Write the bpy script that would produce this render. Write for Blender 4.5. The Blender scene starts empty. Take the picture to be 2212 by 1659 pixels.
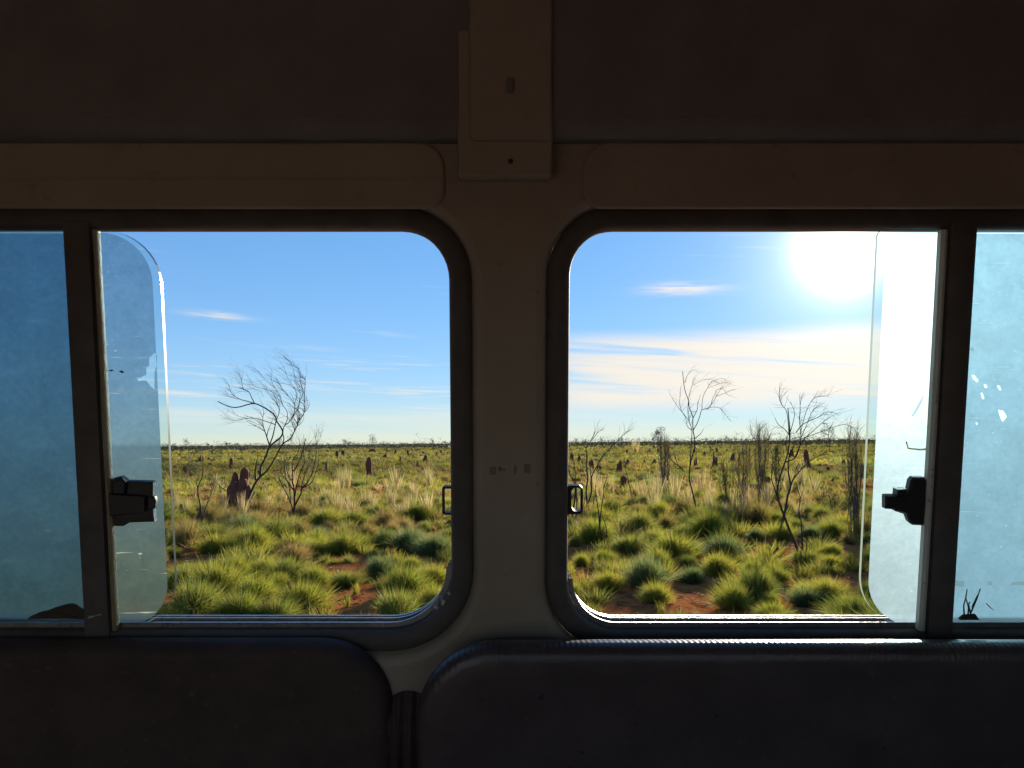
import bpy, bmesh, math, random
import numpy as np
from mathutils import Vector, Matrix, noise

SC = bpy.context.scene
COL = SC.collection
R = math.radians

# ------------------------------------------------------------------ camera
CAM_H = 1.75
LENS = 27.2
PITCH, ROLL = R(4.35), R(0.54)
W_PX, H_PX = 2212.0, 1659.0            # photograph coordinates used below
F_PX = W_PX * LENS / 36.0
cam_data = bpy.data.cameras.new('camera')
cam = bpy.data.objects.new('camera', cam_data)
COL.objects.link(cam)
cam_data.sensor_width = 36; cam_data.lens = LENS
cam_data.clip_start = 0.01; cam_data.clip_end = 20000
CAMROT = Matrix.Rotation(R(90) + PITCH, 3, 'X') @ Matrix.Rotation(-ROLL, 3, 'Z')
cam.matrix_world = Matrix.Translation((0, 0, CAM_H)) @ CAMROT.to_4x4()
SC.camera = cam
CAMP = Vector((0, 0, CAM_H))
RIGHT = CAMROT @ Vector((1, 0, 0)); UPC = CAMROT @ Vector((0, 1, 0)); FWD = CAMROT @ Vector((0, 0, -1))

def ray(x, y):
    return (FWD + RIGHT * ((x - W_PX / 2) / F_PX) - UPC * ((y - H_PX / 2) / F_PX)).normalized()
def ground(x, y):
    r = ray(x, y)
    t = -CAM_H / min(r.z, -0.0025)
    return Vector((r.x * t, r.y * t, 0.0))
def at_depth(x, y, Y):
    r = ray(x, y)
    return CAMP + r * (Y / r.y)

# ------------------------------------------------------------------ sun and sky
sun_dir = ray(1822, 534)               # towards the sun
SUN_EL = math.asin(sun_dir.z); SUN_AZ = math.atan2(sun_dir.x, sun_dir.y)
sl = bpy.data.lights.new('sun', 'SUN')
sl.energy = 5.0; sl.angle = R(0.5); sl.color = (1.0, 0.92, 0.79)
so = bpy.data.objects.new('sun', sl); COL.objects.link(so)
so.rotation_euler = sun_dir.to_track_quat('Z', 'Y').to_euler()
so.location = (30, 60, 30)

SC.view_settings.view_transform = 'Standard'
SC.view_settings.look = 'None'
SC.view_settings.gamma = 1.0
SC.view_settings.exposure = 0.85
SC.render.engine = 'CYCLES'
SC.cycles.use_denoising = True
SC.cycles.max_bounces = 10
SC.cycles.transparent_max_bounces = 24
SC.cycles.sample_clamp_indirect = 6.0
SC.cycles.caustics_reflective = False
SC.cycles.caustics_refractive = False

world = bpy.data.worlds.new('World'); SC.world = world
world.use_nodes = True
wt = world.node_tree; wt.nodes.clear()
def wn(t, **kw):
    n = wt.nodes.new(t)
    for k, v in kw.items(): setattr(n, k, v)
    return n
def wm(op, a, b=None, c=None, clamp=False):
    n = wn('ShaderNodeMath', operation=op, use_clamp=clamp)
    for i, v in enumerate((a, b, c)):
        if v is None: continue
        if hasattr(v, 'links'): wt.links.new(v, n.inputs[i])
        else: n.inputs[i].default_value = v
    return n.outputs[0]
def wsmooth(v, a, b):
    n = wn('ShaderNodeMapRange', interpolation_type='SMOOTHSTEP', clamp=True)
    wt.links.new(v, n.inputs[0]); n.inputs[1].default_value = a; n.inputs[2].default_value = b
    return n.outputs[0]
tc = wn('ShaderNodeTexCoord')
sky = wn('ShaderNodeTexSky', sky_type='NISHITA')
sky.sun_disc = False
sky.sun_elevation = SUN_EL; sky.sun_rotation = SUN_AZ
sky.altitude = 300; sky.air_density = 0.62; sky.dust_density = 0.0; sky.ozone_density = 1.5
hsv = wn('ShaderNodeHueSaturation'); hsv.inputs['Saturation'].default_value = 1.40
gam = wn('ShaderNodeGamma'); gam.inputs[1].default_value = 0.70
wt.links.new(sky.outputs[0], gam.inputs[0]); wt.links.new(gam.outputs[0], hsv.inputs['Color'])
skys = wn('ShaderNodeMixRGB', blend_type='MULTIPLY'); skys.inputs[0].default_value = 1.0
wt.links.new(hsv.outputs[0], skys.inputs[1]); skys.inputs[2].default_value = (0.125, 0.128, 0.136, 1)
# the photograph's soft shoulder: brighter parts of the sky are held back
lum = wn('ShaderNodeRGBToBW'); wt.links.new(skys.outputs[0], lum.inputs[0])
sf = wm('DIVIDE', 1.69, wm('ADD', 1.0, wm('MULTIPLY', lum.outputs[0], 2.16)))
sk2 = wn('ShaderNodeMixRGB', blend_type='MULTIPLY'); sk2.inputs[0].default_value = 1.0
wt.links.new(skys.outputs[0], sk2.inputs[1]); wt.links.new(sf, sk2.inputs[2])
sep = wn('ShaderNodeSeparateXYZ'); wt.links.new(tc.outputs['Generated'], sep.inputs[0])
az = wm('ARCTAN2', sep.outputs[0], sep.outputs[1])
el = wm('ARCSINE', sep.outputs[2])
def cloud_noise(sx, sy, tilt, off, detail, rough, dist=0.0):
    cmb = wn('ShaderNodeCombineXYZ')
    wt.links.new(wm('MULTIPLY', az, sx), cmb.inputs[0])
    wt.links.new(wm('ADD', wm('MULTIPLY', el, sy), wm('MULTIPLY', az, tilt)), cmb.inputs[1])
    cmb.inputs[2].default_value = off
    nz = wn('ShaderNodeTexNoise'); nz.inputs['Scale'].default_value = 1.0
    nz.inputs['Detail'].default_value = detail; nz.inputs['Roughness'].default_value = rough
    nz.inputs['Distortion'].default_value = dist
    wt.links.new(cmb.outputs[0], nz.inputs['Vector'])
    return nz.outputs['Fac']
def band(e0, e1, soft):
    return wm('MULTIPLY', wsmooth(el, R(e0 - soft), R(e0 + soft)), wm('SUBTRACT', 1.0, wsmooth(el, R(e1 - soft), R(e1 + soft))))
n1 = cloud_noise(3.2, 62, 5.0, 1.3, 7, 0.58, 0.35)
n2 = cloud_noise(6.0, 120, 4.0, 7.7, 6, 0.6, 0.2)
right = wsmooth(az, R(-1.0), R(7.0))
# broad cream sheet in the east, thin streaks elsewhere
big = wm('MULTIPLY', wm('MULTIPLY', wsmooth(n1, 0.24, 0.56), band(2.5, 7.6, 0.9)), right)
streak = wm('MULTIPLY', wm('MULTIPLY', wsmooth(n2, 0.54, 0.76), band(0.9, 6.5, 0.7)), 0.6)
wisp = wm('MULTIPLY', wm('MULTIPLY', wsmooth(cloud_noise(5.0, 75, 6.0, 3.1, 6, 0.6), 0.60, 0.78), band(6.5, 30.0, 2.0)), 0.55)
low = wm('MULTIPLY', wsmooth(cloud_noise(2.2, 50, 2.0, 5.5, 5, 0.5), 0.42, 0.66), wm('MULTIPLY', band(0.2, 2.6, 0.5), 0.4))
def puff(a0, e0, sa, se, amt):
    qa = wm('DIVIDE', wm('SUBTRACT', az, R(a0)), R(sa)); qe = wm('DIVIDE', wm('SUBTRACT', wm('SUBTRACT', el, R(e0)), wm('MULTIPLY', qa, R(-0.10))), R(se))
    g_ = wm('EXPONENT', wm('MULTIPLY', wm('ADD', wm('MULTIPLY', qa, qa), wm('MULTIPLY', qe, qe)), -1.0))
    return wm('MULTIPLY', wm('MULTIPLY', g_, wsmooth(cloud_noise(14, 170, 5, a0, 5, 0.6), 0.32, 0.6)), amt)
wisp = wm('MAXIMUM', wm('MULTIPLY', wisp, 0.4), wm('MAXIMUM', puff(12.6, 11.0, 2.6, 0.42, 0.95), puff(-21.0, 9.0, 1.8, 0.22, 0.8)))
cl = wm('MAXIMUM', wm('MAXIMUM', big, streak), wm('MAXIMUM', wisp, low), clamp=True)
cl = wm('MULTIPLY', cl, 0.92)
cmix = wn('ShaderNodeMixRGB'); wt.links.new(cl, cmix.inputs[0])
wt.links.new(sk2.outputs[0], cmix.inputs[1]); cmix.inputs[2].default_value = (0.54, 0.49, 0.42, 1)
# bright air round the sun
vd = wn('ShaderNodeVectorMath', operation='DOT_PRODUCT')
nrm = wn('ShaderNodeVectorMath', operation='NORMALIZE'); wt.links.new(tc.outputs['Generated'], nrm.inputs[0])
wt.links.new(nrm.outputs[0], vd.inputs[0]); vd.inputs[1].default_value = sun_dir
x1 = wm('SUBTRACT', 1.0, vd.outputs['Value'])
def lobe(a, k): return wm('MULTIPLY', wm('EXPONENT', wm('MULTIPLY', x1, -1.0 / k)), a)
glow = wm('ADD', wm('ADD', lobe(2.6, 0.0006), lobe(0.32, 0.0035)), lobe(0.08, 0.022))
disc = wm('MULTIPLY', wm('GREATER_THAN', vd.outputs['Value'], math.cos(R(0.45))), 40.0)
gl = wn('ShaderNodeMixRGB', blend_type='MULTIPLY'); gl.inputs[0].default_value = 1.0
gl.inputs[1].default_value = (1.0, 0.94, 0.84, 1)
wt.links.new(wm('ADD', glow, disc), gl.inputs[2])
tot = wn('ShaderNodeMixRGB', blend_type='ADD'); tot.inputs[0].default_value = 1.0
wt.links.new(cmix.outputs[0], tot.inputs[1]); wt.links.new(gl.outputs[0], tot.inputs[2])
bg = wn('ShaderNodeBackground'); bg.inputs['Strength'].default_value = 1.0
wt.links.new(tot.outputs[0], bg.inputs['Color'])
wo = wn('ShaderNodeOutputWorld'); wt.links.new(bg.outputs[0], wo.inputs[0])

# ------------------------------------------------------------------ helpers
def tag(o, label=None, cat=None, group=None, kind=None):
    if label: o['label'] = label
    if cat: o['category'] = cat
    if group: o['group'] = group
    if kind: o['kind'] = kind
    return o
def link(name, me, parent=None, mat=None):
    o = bpy.data.objects.new(name, me); COL.objects.link(o)
    if parent is not None: o.parent = parent
    if mat is not None and me is not None:
        me.materials.clear()
        for m in (mat if isinstance(mat, (list, tuple)) else [mat]): me.materials.append(m)
    return o
def empty(name, loc=(0, 0, 0), rz=0.0, sc=1.0):
    o = bpy.data.objects.new(name, None); COL.objects.link(o)
    o.empty_display_size = 0.1
    o.location = loc; o.rotation_euler = (0, 0, rz); o.scale = (sc, sc, sc)
    return o
def np_mesh(name, verts, faces, smooth=False, col=None, k=3):
    verts = np.asarray(verts, dtype=np.float32); faces = np.asarray(faces, dtype=np.int32)
    me = bpy.data.meshes.new(name)
    me.vertices.add(len(verts)); me.vertices.foreach_set('co', verts.ravel())
    nf = len(faces)
    me.loops.add(nf * k); me.loops.foreach_set('vertex_index', faces.ravel())
    me.polygons.add(nf)
    me.polygons.foreach_set('loop_start', np.arange(0, nf * k, k, dtype=np.int32))
    me.polygons.foreach_set('use_smooth', np.full(nf, smooth, dtype=bool))
    me.update(calc_edges=True)
    if col is not None:
        a = me.color_attributes.new('Col', 'FLOAT_COLOR', 'POINT')
        c4 = np.ones((len(verts), 4), dtype=np.float32); c4[:, :3] = col
        a.data.foreach_set('color', c4.ravel())
    return me
class MB:
    """collects polygons for one mesh"""
    def __init__(s): s.v = []; s.f = []; s.m = []
    def add(s, vs, fs, mi=0):
        b = len(s.v); s.v += [tuple(v) for v in vs]
        s.f += [tuple(i + b for i in f) for f in fs]; s.m += [mi] * len(fs)
    def box(s, x0, x1, y0, y1, z0, z1, mi=0):
        vs = [(x, y, z) for z in (z0, z1) for y in (y0, y1) for x in (x0, x1)]
        s.add(vs, [(0, 2, 3, 1), (4, 5, 7, 6), (0, 1, 5, 4), (2, 6, 7, 3), (0, 4, 6, 2), (1, 3, 7, 5)], mi)
    def prism(s, pts, z0, z1, mi=0, bev=0.0):
        """extruded outline, top edge chamfered by bev"""
        n = len(pts); cx = sum(p[0] for p in pts) / n; cy = sum(p[1] for p in pts) / n
        rings = [(pts, z0), (pts, z1 - bev)]
        if bev > 0:
            q = []
            for x, y in pts:
                dx, dy = cx - x, cy - y; l = math.hypot(dx, dy) or 1
                q.append((x + dx / l * bev, y + dy / l * bev))
            rings.append((q, z1))
        vs = [(x, y, z) for r, z in rings for x, y in r]
        fs = []
        for k in range(len(rings) - 1):
            for i in range(n):
                j = (i + 1) % n
                fs.append((k * n + i, k * n + j, (k + 1) * n + j, (k + 1) * n + i))
        fs.append(tuple((len(rings) - 1) * n + i for i in range(n)))
        fs.append(tuple(range(n - 1, -1, -1)))
        s.add(vs, fs, mi)
    def strips(s, rings, closed=True, mi=0):
        n = len(rings[0]); vs = [p for r in rings for p in r]; fs = []
        for k in range(len(rings) - 1):
            for i in range(n if closed else n - 1):
                j = (i + 1) % n
                fs.append((k * n + i, k * n + j, (k + 1) * n + j, (k + 1) * n + i))
        s.add(vs, fs, mi)
    def build(s, name, mat, parent=None, smooth=False, auto=None):
        me = bpy.data.meshes.new(name); me.from_pydata(s.v, [], s.f)
        mats = mat if isinstance(mat, (list, tuple)) else [mat]
        for m in mats: me.materials.append(m)
        for p, i in zip(me.polygons, s.m): p.material_index = i; p.use_smooth = smooth
        bm = bmesh.new(); bm.from_mesh(me); bmesh.ops.recalc_face_normals(bm, faces=bm.faces)
        if auto is not None:
            for e in bm.edges:
                if len(e.link_faces) == 2 and e.calc_face_angle(0) > auto: e.smooth = False
            for f in bm.faces: f.smooth = True
        bm.to_mesh(me); bm.free()
        return link(name, me, parent)

# ------------------------------------------------------------------ materials
def new_mat(name):
    m = bpy.data.materials.new(name); m.use_nodes = True
    m.node_tree.nodes.clear()
    return m, m.node_tree
def N(t, ty, **kw):
    n = t.nodes.new(ty)
    for k, v in kw.items(): setattr(n, k, v)
    return n
def ramp(t, fac, stops):
    r = N(t, 'ShaderNodeValToRGB'); e = r.color_ramp.elements
    while len(e) > 1: e.remove(e[-1])
    e[0].position, e[0].color = stops[0][0], (*stops[0][1], 1)
    for p, c in stops[1:]:
        x = e.new(p); x.color = (*c, 1)
    t.links.new(fac, r.inputs[0]); return r.outputs[0]
def tnoise(t, scale, detail=5, rough=0.55, vec=None, dist=0.0):
    n = N(t, 'ShaderNodeTexNoise'); n.inputs['Scale'].default_value = scale
    n.inputs['Detail'].default_value = detail; n.inputs['Roughness'].default_value = rough
    n.inputs['Distortion'].default_value = dist
    if vec is not None: t.links.new(vec, n.inputs['Vector'])
    return n.outputs['Fac']
def mapped(t, sx, sy, sz, src='Object'):
    c = N(t, 'ShaderNodeTexCoord'); m = N(t, 'ShaderNodeMapping')
    m.inputs['Scale'].default_value = (sx, sy, sz)
    t.links.new(c.outputs[src], m.inputs[0]); return m.outputs[0]
def out(t, sh):
    o = N(t, 'ShaderNodeOutputMaterial'); t.links.new(sh, o.inputs[0])
def surface(name, c1, c2, scale=12, rough=0.6, bump=0.15, bscale=90, metallic=0.0, wear=None, rib=None, aniso=None, spec=0.5):
    m, t = new_mat(name)
    v = mapped(t, 1, 1, 1)
    n = tnoise(t, scale, 6, 0.6, v)
    stops = [(0.3, c1), (0.7, c2)]
    c = ramp(t, n, stops)
    if wear:
        w = tnoise(t, scale * 4.3, 8, 0.7, v)
        mx = N(t, 'ShaderNodeMixRGB'); t.links.new(ramp(t, w, [(0.60, (0, 0, 0)), (0.68, (1, 1, 1))]), mx.inputs[0])
        t.links.new(c, mx.inputs[1]); mx.inputs[2].default_value = (*wear, 1); c = mx.outputs[0]
    b = N(t, 'ShaderNodeBsdfPrincipled'); t.links.new(c, b.inputs['Base Color'])
    b.inputs['Metallic'].default_value = metallic; b.inputs['Specular IOR Level'].default_value = spec
    mr = N(t, 'ShaderNodeMapRange'); t.links.new(tnoise(t, scale * 2.1, 5, 0.6, v), mr.inputs[0])
    mr.inputs[3].default_value = rough - 0.12; mr.inputs[4].default_value = rough + 0.12
    t.links.new(mr.outputs[0], b.inputs['Roughness'])
    bp = N(t, 'ShaderNodeBump'); bp.inputs['Strength'].default_value = bump; bp.inputs['Distance'].default_value = 0.004
    bn = tnoise(t, bscale, 6, 0.6, v if not aniso else mapped(t, *aniso))
    t.links.new(bn, bp.inputs['Height']); nrm_ = bp.outputs[0]
    if rib:                                   # stitched ribs along the panel
        wv = N(t, 'ShaderNodeTexWave', wave_type='BANDS', bands_direction='X'); wv.inputs['Scale'].default_value = rib
        wv.inputs['Distortion'].default_value = 1.2; wv.inputs['Detail'].default_value = 2.0; wv.inputs['Detail Scale'].default_value = 0.6
        t.links.new(v, wv.inputs['Vector'])
        b2 = N(t, 'ShaderNodeBump'); b2.inputs['Strength'].default_value = 0.22; b2.inputs['Distance'].default_value = 0.0015
        sx_ = N(t, 'ShaderNodeSeparateXYZ'); t.links.new(v, sx_.inputs[0])
        lip = N(t, 'ShaderNodeMapRange'); t.links.new(sx_.outputs[2], lip.inputs[0]); lip.inputs[1].default_value = 0.0672; lip.inputs[2].default_value = 0.062
        lm_ = N(t, 'ShaderNodeMath', operation='MULTIPLY'); t.links.new(lip.outputs[0], lm_.inputs[0]); t.links.new(wv.outputs['Fac'], lm_.inputs[1])
        t.links.new(lm_.outputs[0], b2.inputs['Height']); t.links.new(nrm_, b2.inputs['Normal']); nrm_ = b2.outputs[0]
    t.links.new(nrm_, b.inputs['Normal'])
    out(t, b.outputs[0]); return m

M = {}
M['paint'] = surface('dusty_wall_paint', (0.285, 0.228, 0.166), (0.355, 0.288, 0.212), 9, 0.6, 0.08, 60, wear=(0.24, 0.19, 0.14))
M['paint_dark'] = surface('headlining', (0.17, 0.145, 0.125), (0.22, 0.19, 0.165), 14, 0.85, 0.35, 300)
M['rubber'] = surface('window_rubber', (0.075, 0.062, 0.052), (0.12, 0.10, 0.085), 30, 0.7, 0.2, 160)
M['vinyl'] = surface('lower_panel_vinyl', (0.055, 0.036, 0.030), (0.085, 0.056, 0.046), 18, 0.62, 0.25, 220, wear=(0.10, 0.075, 0.055), spec=0.22)
M['vinyl_rib'] = surface('ribbed_panel_vinyl', (0.055, 0.038, 0.034), (0.085, 0.060, 0.054), 18, 0.32, 0.15, 220, wear=(0.10, 0.08, 0.06), rib=52)
M['alu'] = surface('track_aluminium', (0.42, 0.41, 0.40), (0.58, 0.57, 0.55), 40, 0.34, 0.5, 1.0, metallic=0.9, wear=(0.16, 0.09, 0.05), aniso=(420, 30, 30))
M['seal'] = surface('dirty_edge_seal', (0.28, 0.19, 0.10), (0.42, 0.33, 0.2), 25, 0.5, 0.2, 120, wear=(0.2, 0.075, 0.025))
M['seal_pale'] = surface('pale_edge_seal', (0.50, 0.50, 0.42), (0.62, 0.62, 0.52), 25, 0.5, 0.2, 120, wear=(0.32, 0.2, 0.1))
M['plastic'] = surface('black_plastic', (0.014, 0.013, 0.012), (0.024, 0.021, 0.019), 60, 0.42, 0.15, 260, wear=(0.09, 0.045, 0.02))
M['steel'] = surface('worn_black_steel', (0.03, 0.028, 0.026), (0.06, 0.055, 0.05), 60, 0.35, 0.15, 260, metallic=0.5, wear=(0.2, 0.15, 0.1))
M['smudge'] = surface('pillar_smudge', (0.17, 0.135, 0.10), (0.24, 0.19, 0.14), 60, 0.7, 0.1, 200)
M['leaf_dry'] = surface('dry_leaf', (0.045, 0.03, 0.018), (0.10, 0.065, 0.035), 60, 0.8, 0.4, 200)
M['pale_bit'] = surface('pale_litter', (0.5, 0.45, 0.36), (0.62, 0.55, 0.42), 60, 0.7, 0.2, 200)
M['interior'] = surface('cabin_lining', (0.52, 0.48, 0.44), (0.62, 0.58, 0.53), 5, 0.85, 0.1, 80)

# window glass, its edge, and the scratched tint film on it
def glass_mat(name, tint):
    m, t = new_mat(name)
    tr = N(t, 'ShaderNodeBsdfTransparent'); tr.inputs[0].default_value = (*tint, 1)
    gl_ = N(t, 'ShaderNodeBsdfGlossy'); gl_.inputs['Roughness'].default_value = 0.06
    fr = N(t, 'ShaderNodeFresnel'); fr.inputs[0].default_value = 1.25
    mx = N(t, 'ShaderNodeMixShader'); t.links.new(fr.outputs[0], mx.inputs[0])
    t.links.new(tr.outputs[0], mx.inputs[1]); t.links.new(gl_.outputs[0], mx.inputs[2])
    out(t, mx.outputs[0]); return m
M['glass'] = glass_mat('window_glass', (0.90, 0.95, 0.95))
m, t = new_mat('glass_edge')
a = N(t, 'ShaderNodeBsdfTranslucent'); a.inputs[0].default_value = (0.55, 0.68, 0.60, 1)
b = N(t, 'ShaderNodeBsdfGlossy'); b.inputs['Roughness'].default_value = 0.25
mx = N(t, 'ShaderNodeMixShader'); mx.inputs[0].default_value = 0.3
t.links.new(a.outputs[0], mx.inputs[1]); t.links.new(b.outputs[0], mx.inputs[2]); out(t, mx.outputs[0])
M['glass_edge'] = m
def film_mat(name, tint, clear, scatter, seed, hole=0.74, rough=0.62, ior=1.3, tl=1.0):
    m, t = new_mat(name)
    c = N(t, 'ShaderNodeTexCoord'); mp = N(t, 'ShaderNodeMapping'); mp.inputs['Location'].default_value = (seed, seed * 1.7, 0)
    t.links.new(c.outputs['Object'], mp.inputs[0]); v = mp.outputs[0]
    # smeared dirt makes the film lighter or greyer in blotches
    n = tnoise(t, 22, 8, 0.72, v, 0.8)
    n_f = tnoise(t, 150, 6, 0.75, v)
    dirt = N(t, 'ShaderNodeMath', operation='MULTIPLY'); t.links.new(n, dirt.inputs[0]); t.links.new(n_f, dirt.inputs[1])
    tintc = ramp(t, dirt.outputs[0], [(0.14, tuple(x * 0.86 for x in tint)), (0.40, tuple(min(1, x * 1.10) for x in tint))])
    rf = N(t, 'ShaderNodeBsdfRefraction'); rf.inputs['IOR'].default_value = ior
    rf.inputs['Roughness'].default_value = rough; t.links.new(tintc, rf.inputs[0])
    tlm = N(t, 'ShaderNodeMixRGB', blend_type='MULTIPLY'); tlm.inputs[0].default_value = 1.0; tlm.inputs[2].default_value = (tl, tl, tl, 1)
    t.links.new(tintc, tlm.inputs[1])
    trl = N(t, 'ShaderNodeBsdfTranslucent'); t.links.new(tlm.outputs[0], trl.inputs[0])
    s1 = N(t, 'ShaderNodeMixShader'); s1.inputs[0].default_value = scatter
    t.links.new(rf.outputs[0], s1.inputs[1]); t.links.new(trl.outputs[0], s1.inputs[2])
    tr = N(t, 'ShaderNodeBsdfTransparent'); t.links.new(tintc, tr.inputs[0])
    s2 = N(t, 'ShaderNodeMixShader'); s2.inputs[0].default_value = clear
    t.links.new(s1.outputs[0], s2.inputs[1]); t.links.new(tr.outputs[0], s2.inputs[2])
    # dust scratches: pale diffuse lines
    mp2 = N(t, 'ShaderNodeMapping'); mp2.inputs['Rotation'].default_value = (0, 0, 0.5); mp2.inputs['Scale'].default_value = (12, 260, 1)
    t.links.new(v, mp2.inputs[0])
    scr = ramp(t, tnoise(t, 1.0, 4, 0.6, mp2.outputs[0], 0.8), [(0.66, (0, 0, 0)), (0.72, (1, 1, 1))])
    sp = ramp(t, tnoise(t, 160, 3, 0.6, v), [(0.70, (0, 0, 0)), (0.74, (1, 1, 1))])
    ad = N(t, 'ShaderNodeMixRGB', blend_type='LIGHTEN'); ad.inputs[0].default_value = 1
    t.links.new(scr, ad.inputs[1]); t.links.new(sp, ad.inputs[2])
    am = N(t, 'ShaderNodeMath', operation='MULTIPLY'); t.links.new(ad.outputs[0], am.inputs[0]); am.inputs[1].default_value = 0.28
    pale = N(t, 'ShaderNodeBsdfTranslucent'); pale.inputs[0].default_value = (0.72, 0.70, 0.62, 1)
    s3 = N(t, 'ShaderNodeMixShader'); t.links.new(am.outputs[0], s3.inputs[0])
    t.links.new(s2.outputs[0], s3.inputs[1]); t.links.new(pale.outputs[0], s3.inputs[2])
    # a few chips where the film is gone
    cl_ = N(t, 'ShaderNodeBsdfTransparent'); cl_.inputs[0].default_value = (0.95, 0.93, 0.86, 1)
    hl = ramp(t, tnoise(t, 26, 5, 0.6, v), [(hole, (0, 0, 0)), (hole + 0.02, (1, 1, 1))])
    s4 = N(t, 'ShaderNodeMixShader'); t.links.new(hl, s4.inputs[0])
    t.links.new(s3.outputs[0], s4.inputs[1]); t.links.new(cl_.outputs[0], s4.inputs[2])
    out(t, s4.outputs[0]); return m
M['film_blue'] = film_mat('tint_film_blue', (0.40, 0.51, 0.58), 0.25, 0.06, 0.0)
M['film_pale'] = film_mat('tint_film_pale', (0.56, 0.71, 0.82), 0.24, 0.95, 3.3, rough=0.8, ior=1.5, tl=1.0)

M['film_strip'] = film_mat('tint_film_strip', (0.56, 0.71, 0.82), 0.24, 0.95, 5.1, rough=0.8, ior=1.5, tl=0.37)
# plants, soil
def leaf_mat(name, trans=0.5, rough=0.45, vary=0.3):
    m, t = new_mat(name)
    at = N(t, 'ShaderNodeVertexColor'); at.layer_name = 'Col'
    oi = N(t, 'ShaderNodeObjectInfo')
    mr = N(t, 'ShaderNodeMapRange'); t.links.new(oi.outputs['Random'], mr.inputs[0])
    mr.inputs[3].default_value = 1 - vary; mr.inputs[4].default_value = 1 + vary
    hs = N(t, 'ShaderNodeHueSaturation'); t.links.new(at.outputs[0], hs.inputs['Color']); t.links.new(mr.outputs[0], hs.inputs['Value'])
    mh = N(t, 'ShaderNodeMapRange'); t.links.new(oi.outputs['Random'], mh.inputs[0])
    mh.inputs[3].default_value = 0.515; mh.inputs[4].default_value = 0.485
    t.links.new(mh.outputs[0], hs.inputs['Hue'])
    p = N(t, 'ShaderNodeBsdfPrincipled'); t.links.new(hs.outputs[0], p.inputs['Base Color']); p.inputs['Roughness'].default_value = rough; p.inputs['Specular IOR Level'].default_value = 0.22
    tl = N(t, 'ShaderNodeBsdfTranslucent'); 
    bo = N(t, 'ShaderNodeMixRGB', blend_type='MULTIPLY'); bo.inputs[0].default_value = 1; bo.inputs[2].default_value = (1.25, 1.2, 0.75, 1)
    t.links.new(hs.outputs[0], bo.inputs[1]); t.links.new(bo.outputs[0], tl.inputs[0])
    mx = N(t, 'ShaderNodeMixShader'); mx.inputs[0].default_value = trans
    t.links.new(p.outputs[0], mx.inputs[1]); t.links.new(tl.outputs[0], mx.inputs[2])
    out(t, mx.outputs[0]); return m
M['grass'] = leaf_mat('grass_blades', 0.66, 0.5, 0.2)
M['straw'] = leaf_mat('straw_stems', 0.45, 0.5, 0.15)
M['foliage'] = leaf_mat('shrub_foliage', 0.35, 0.5, 0.25)
M['bark'] = surface('burnt_bark', (0.022, 0.018, 0.015), (0.055, 0.045, 0.038), 8, 0.9, 0.4, 60)
M['bark_grey'] = surface('grey_bark', (0.07, 0.058, 0.048), (0.13, 0.11, 0.09), 8, 0.9, 0.4, 60)
M['mound'] = surface('termite_clay', (0.13, 0.040, 0.022), (0.21, 0.068, 0.036), 7, 0.95, 0.9, 22)

m, t = new_mat('red_sand')
v = mapped(t, 1, 1, 1)
sand = ramp(t, tnoise(t, 1.3, 8, 0.65, v), [(0.30, (0.26, 0.078, 0.026)), (0.55, (0.42, 0.14, 0.046)), (0.75, (0.52, 0.20, 0.075))])
gr = ramp(t, tnoise(t, 0.045, 7, 0.62, v), [(0.32, (0.05, 0.056, 0.022)), (0.52, (0.10, 0.092, 0.034)), (0.72, (0.14, 0.11, 0.05))])
ln = N(t, 'ShaderNodeVectorMath', operation='LENGTH'); t.links.new(v, ln.inputs[0])
mr = N(t, 'ShaderNodeMapRange', interpolation_type='SMOOTHSTEP'); t.links.new(ln.outputs['Value'], mr.inputs[0])
mr.inputs[1].default_value = 22; mr.inputs[2].default_value = 75
mx = N(t, 'ShaderNodeMixRGB'); t.links.new(mr.outputs[0], mx.inputs[0]); t.links.new(sand, mx.inputs[1]); t.links.new(gr, mx.inputs[2])
p = N(t, 'ShaderNodeBsdfPrincipled'); p.inputs['Roughness'].default_value = 0.95; p.inputs['Specular IOR Level'].default_value = 0.0
t.links.new(mx.outputs[0], p.inputs['Base Color'])
bp = N(t, 'ShaderNodeBump'); bp.inputs['Strength'].default_value = 0.9; bp.inputs['Distance'].default_value = 0.05
t.links.new(tnoise(t, 9, 8, 0.7, v), bp.inputs['Height']); t.links.new(bp.outputs[0], p.inputs['Normal'])
out(t, p.outputs[0]); M['sand'] = m

# ------------------------------------------------------------------ ground: one sheet to the horizon
def gz(x, y):
    r = math.hypot(x, y)
    f = max(0.0, 1 - r / 60.0)
    return f * (0.055 * noise.noise((x * 0.55, y * 0.55, 0)) + 0.025 * noise.noise((x * 1.7, y * 1.7, 4)))
rs = [0.0] + list(np.geomspace(1.0, 60, 130)) + list(np.geomspace(66, 9000, 40))
na = 220
gv = [(0, 0, 0)]; gf = []
for i, r in enumerate(rs[1:]):
    for k in range(na):
        a_ = 2 * math.pi * k / na; x, y = r * math.sin(a_), r * math.cos(a_)
        gv.append((x, y, gz(x, y)))
gt = [(0, 1 + k, 1 + (k + 1) % na) for k in range(na)]
gq = []
for i in range(len(rs) - 2):
    b0, b1 = 1 + i * na, 1 + (i + 1) * na
    for k in range(na):
        j = (k + 1) % na; gq.append((b0 + k, b1 + k, b1 + j, b0 + j))
me = bpy.data.meshes.new('ground'); me.from_pydata(gv, [], [(a_, c_, b_) for a_, b_, c_ in gt] + [f[::-1] for f in gq]); me.shade_smooth()
bm_ = bmesh.new(); bm_.from_mesh(me); bmesh.ops.recalc_face_normals(bm_, faces=bm_.faces); bm_.to_mesh(me); bm_.free()
if me.polygons[0].normal.z < 0: me.flip_normals()
tag(link('ground', me, None, M['sand']), kind='structure')

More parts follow.
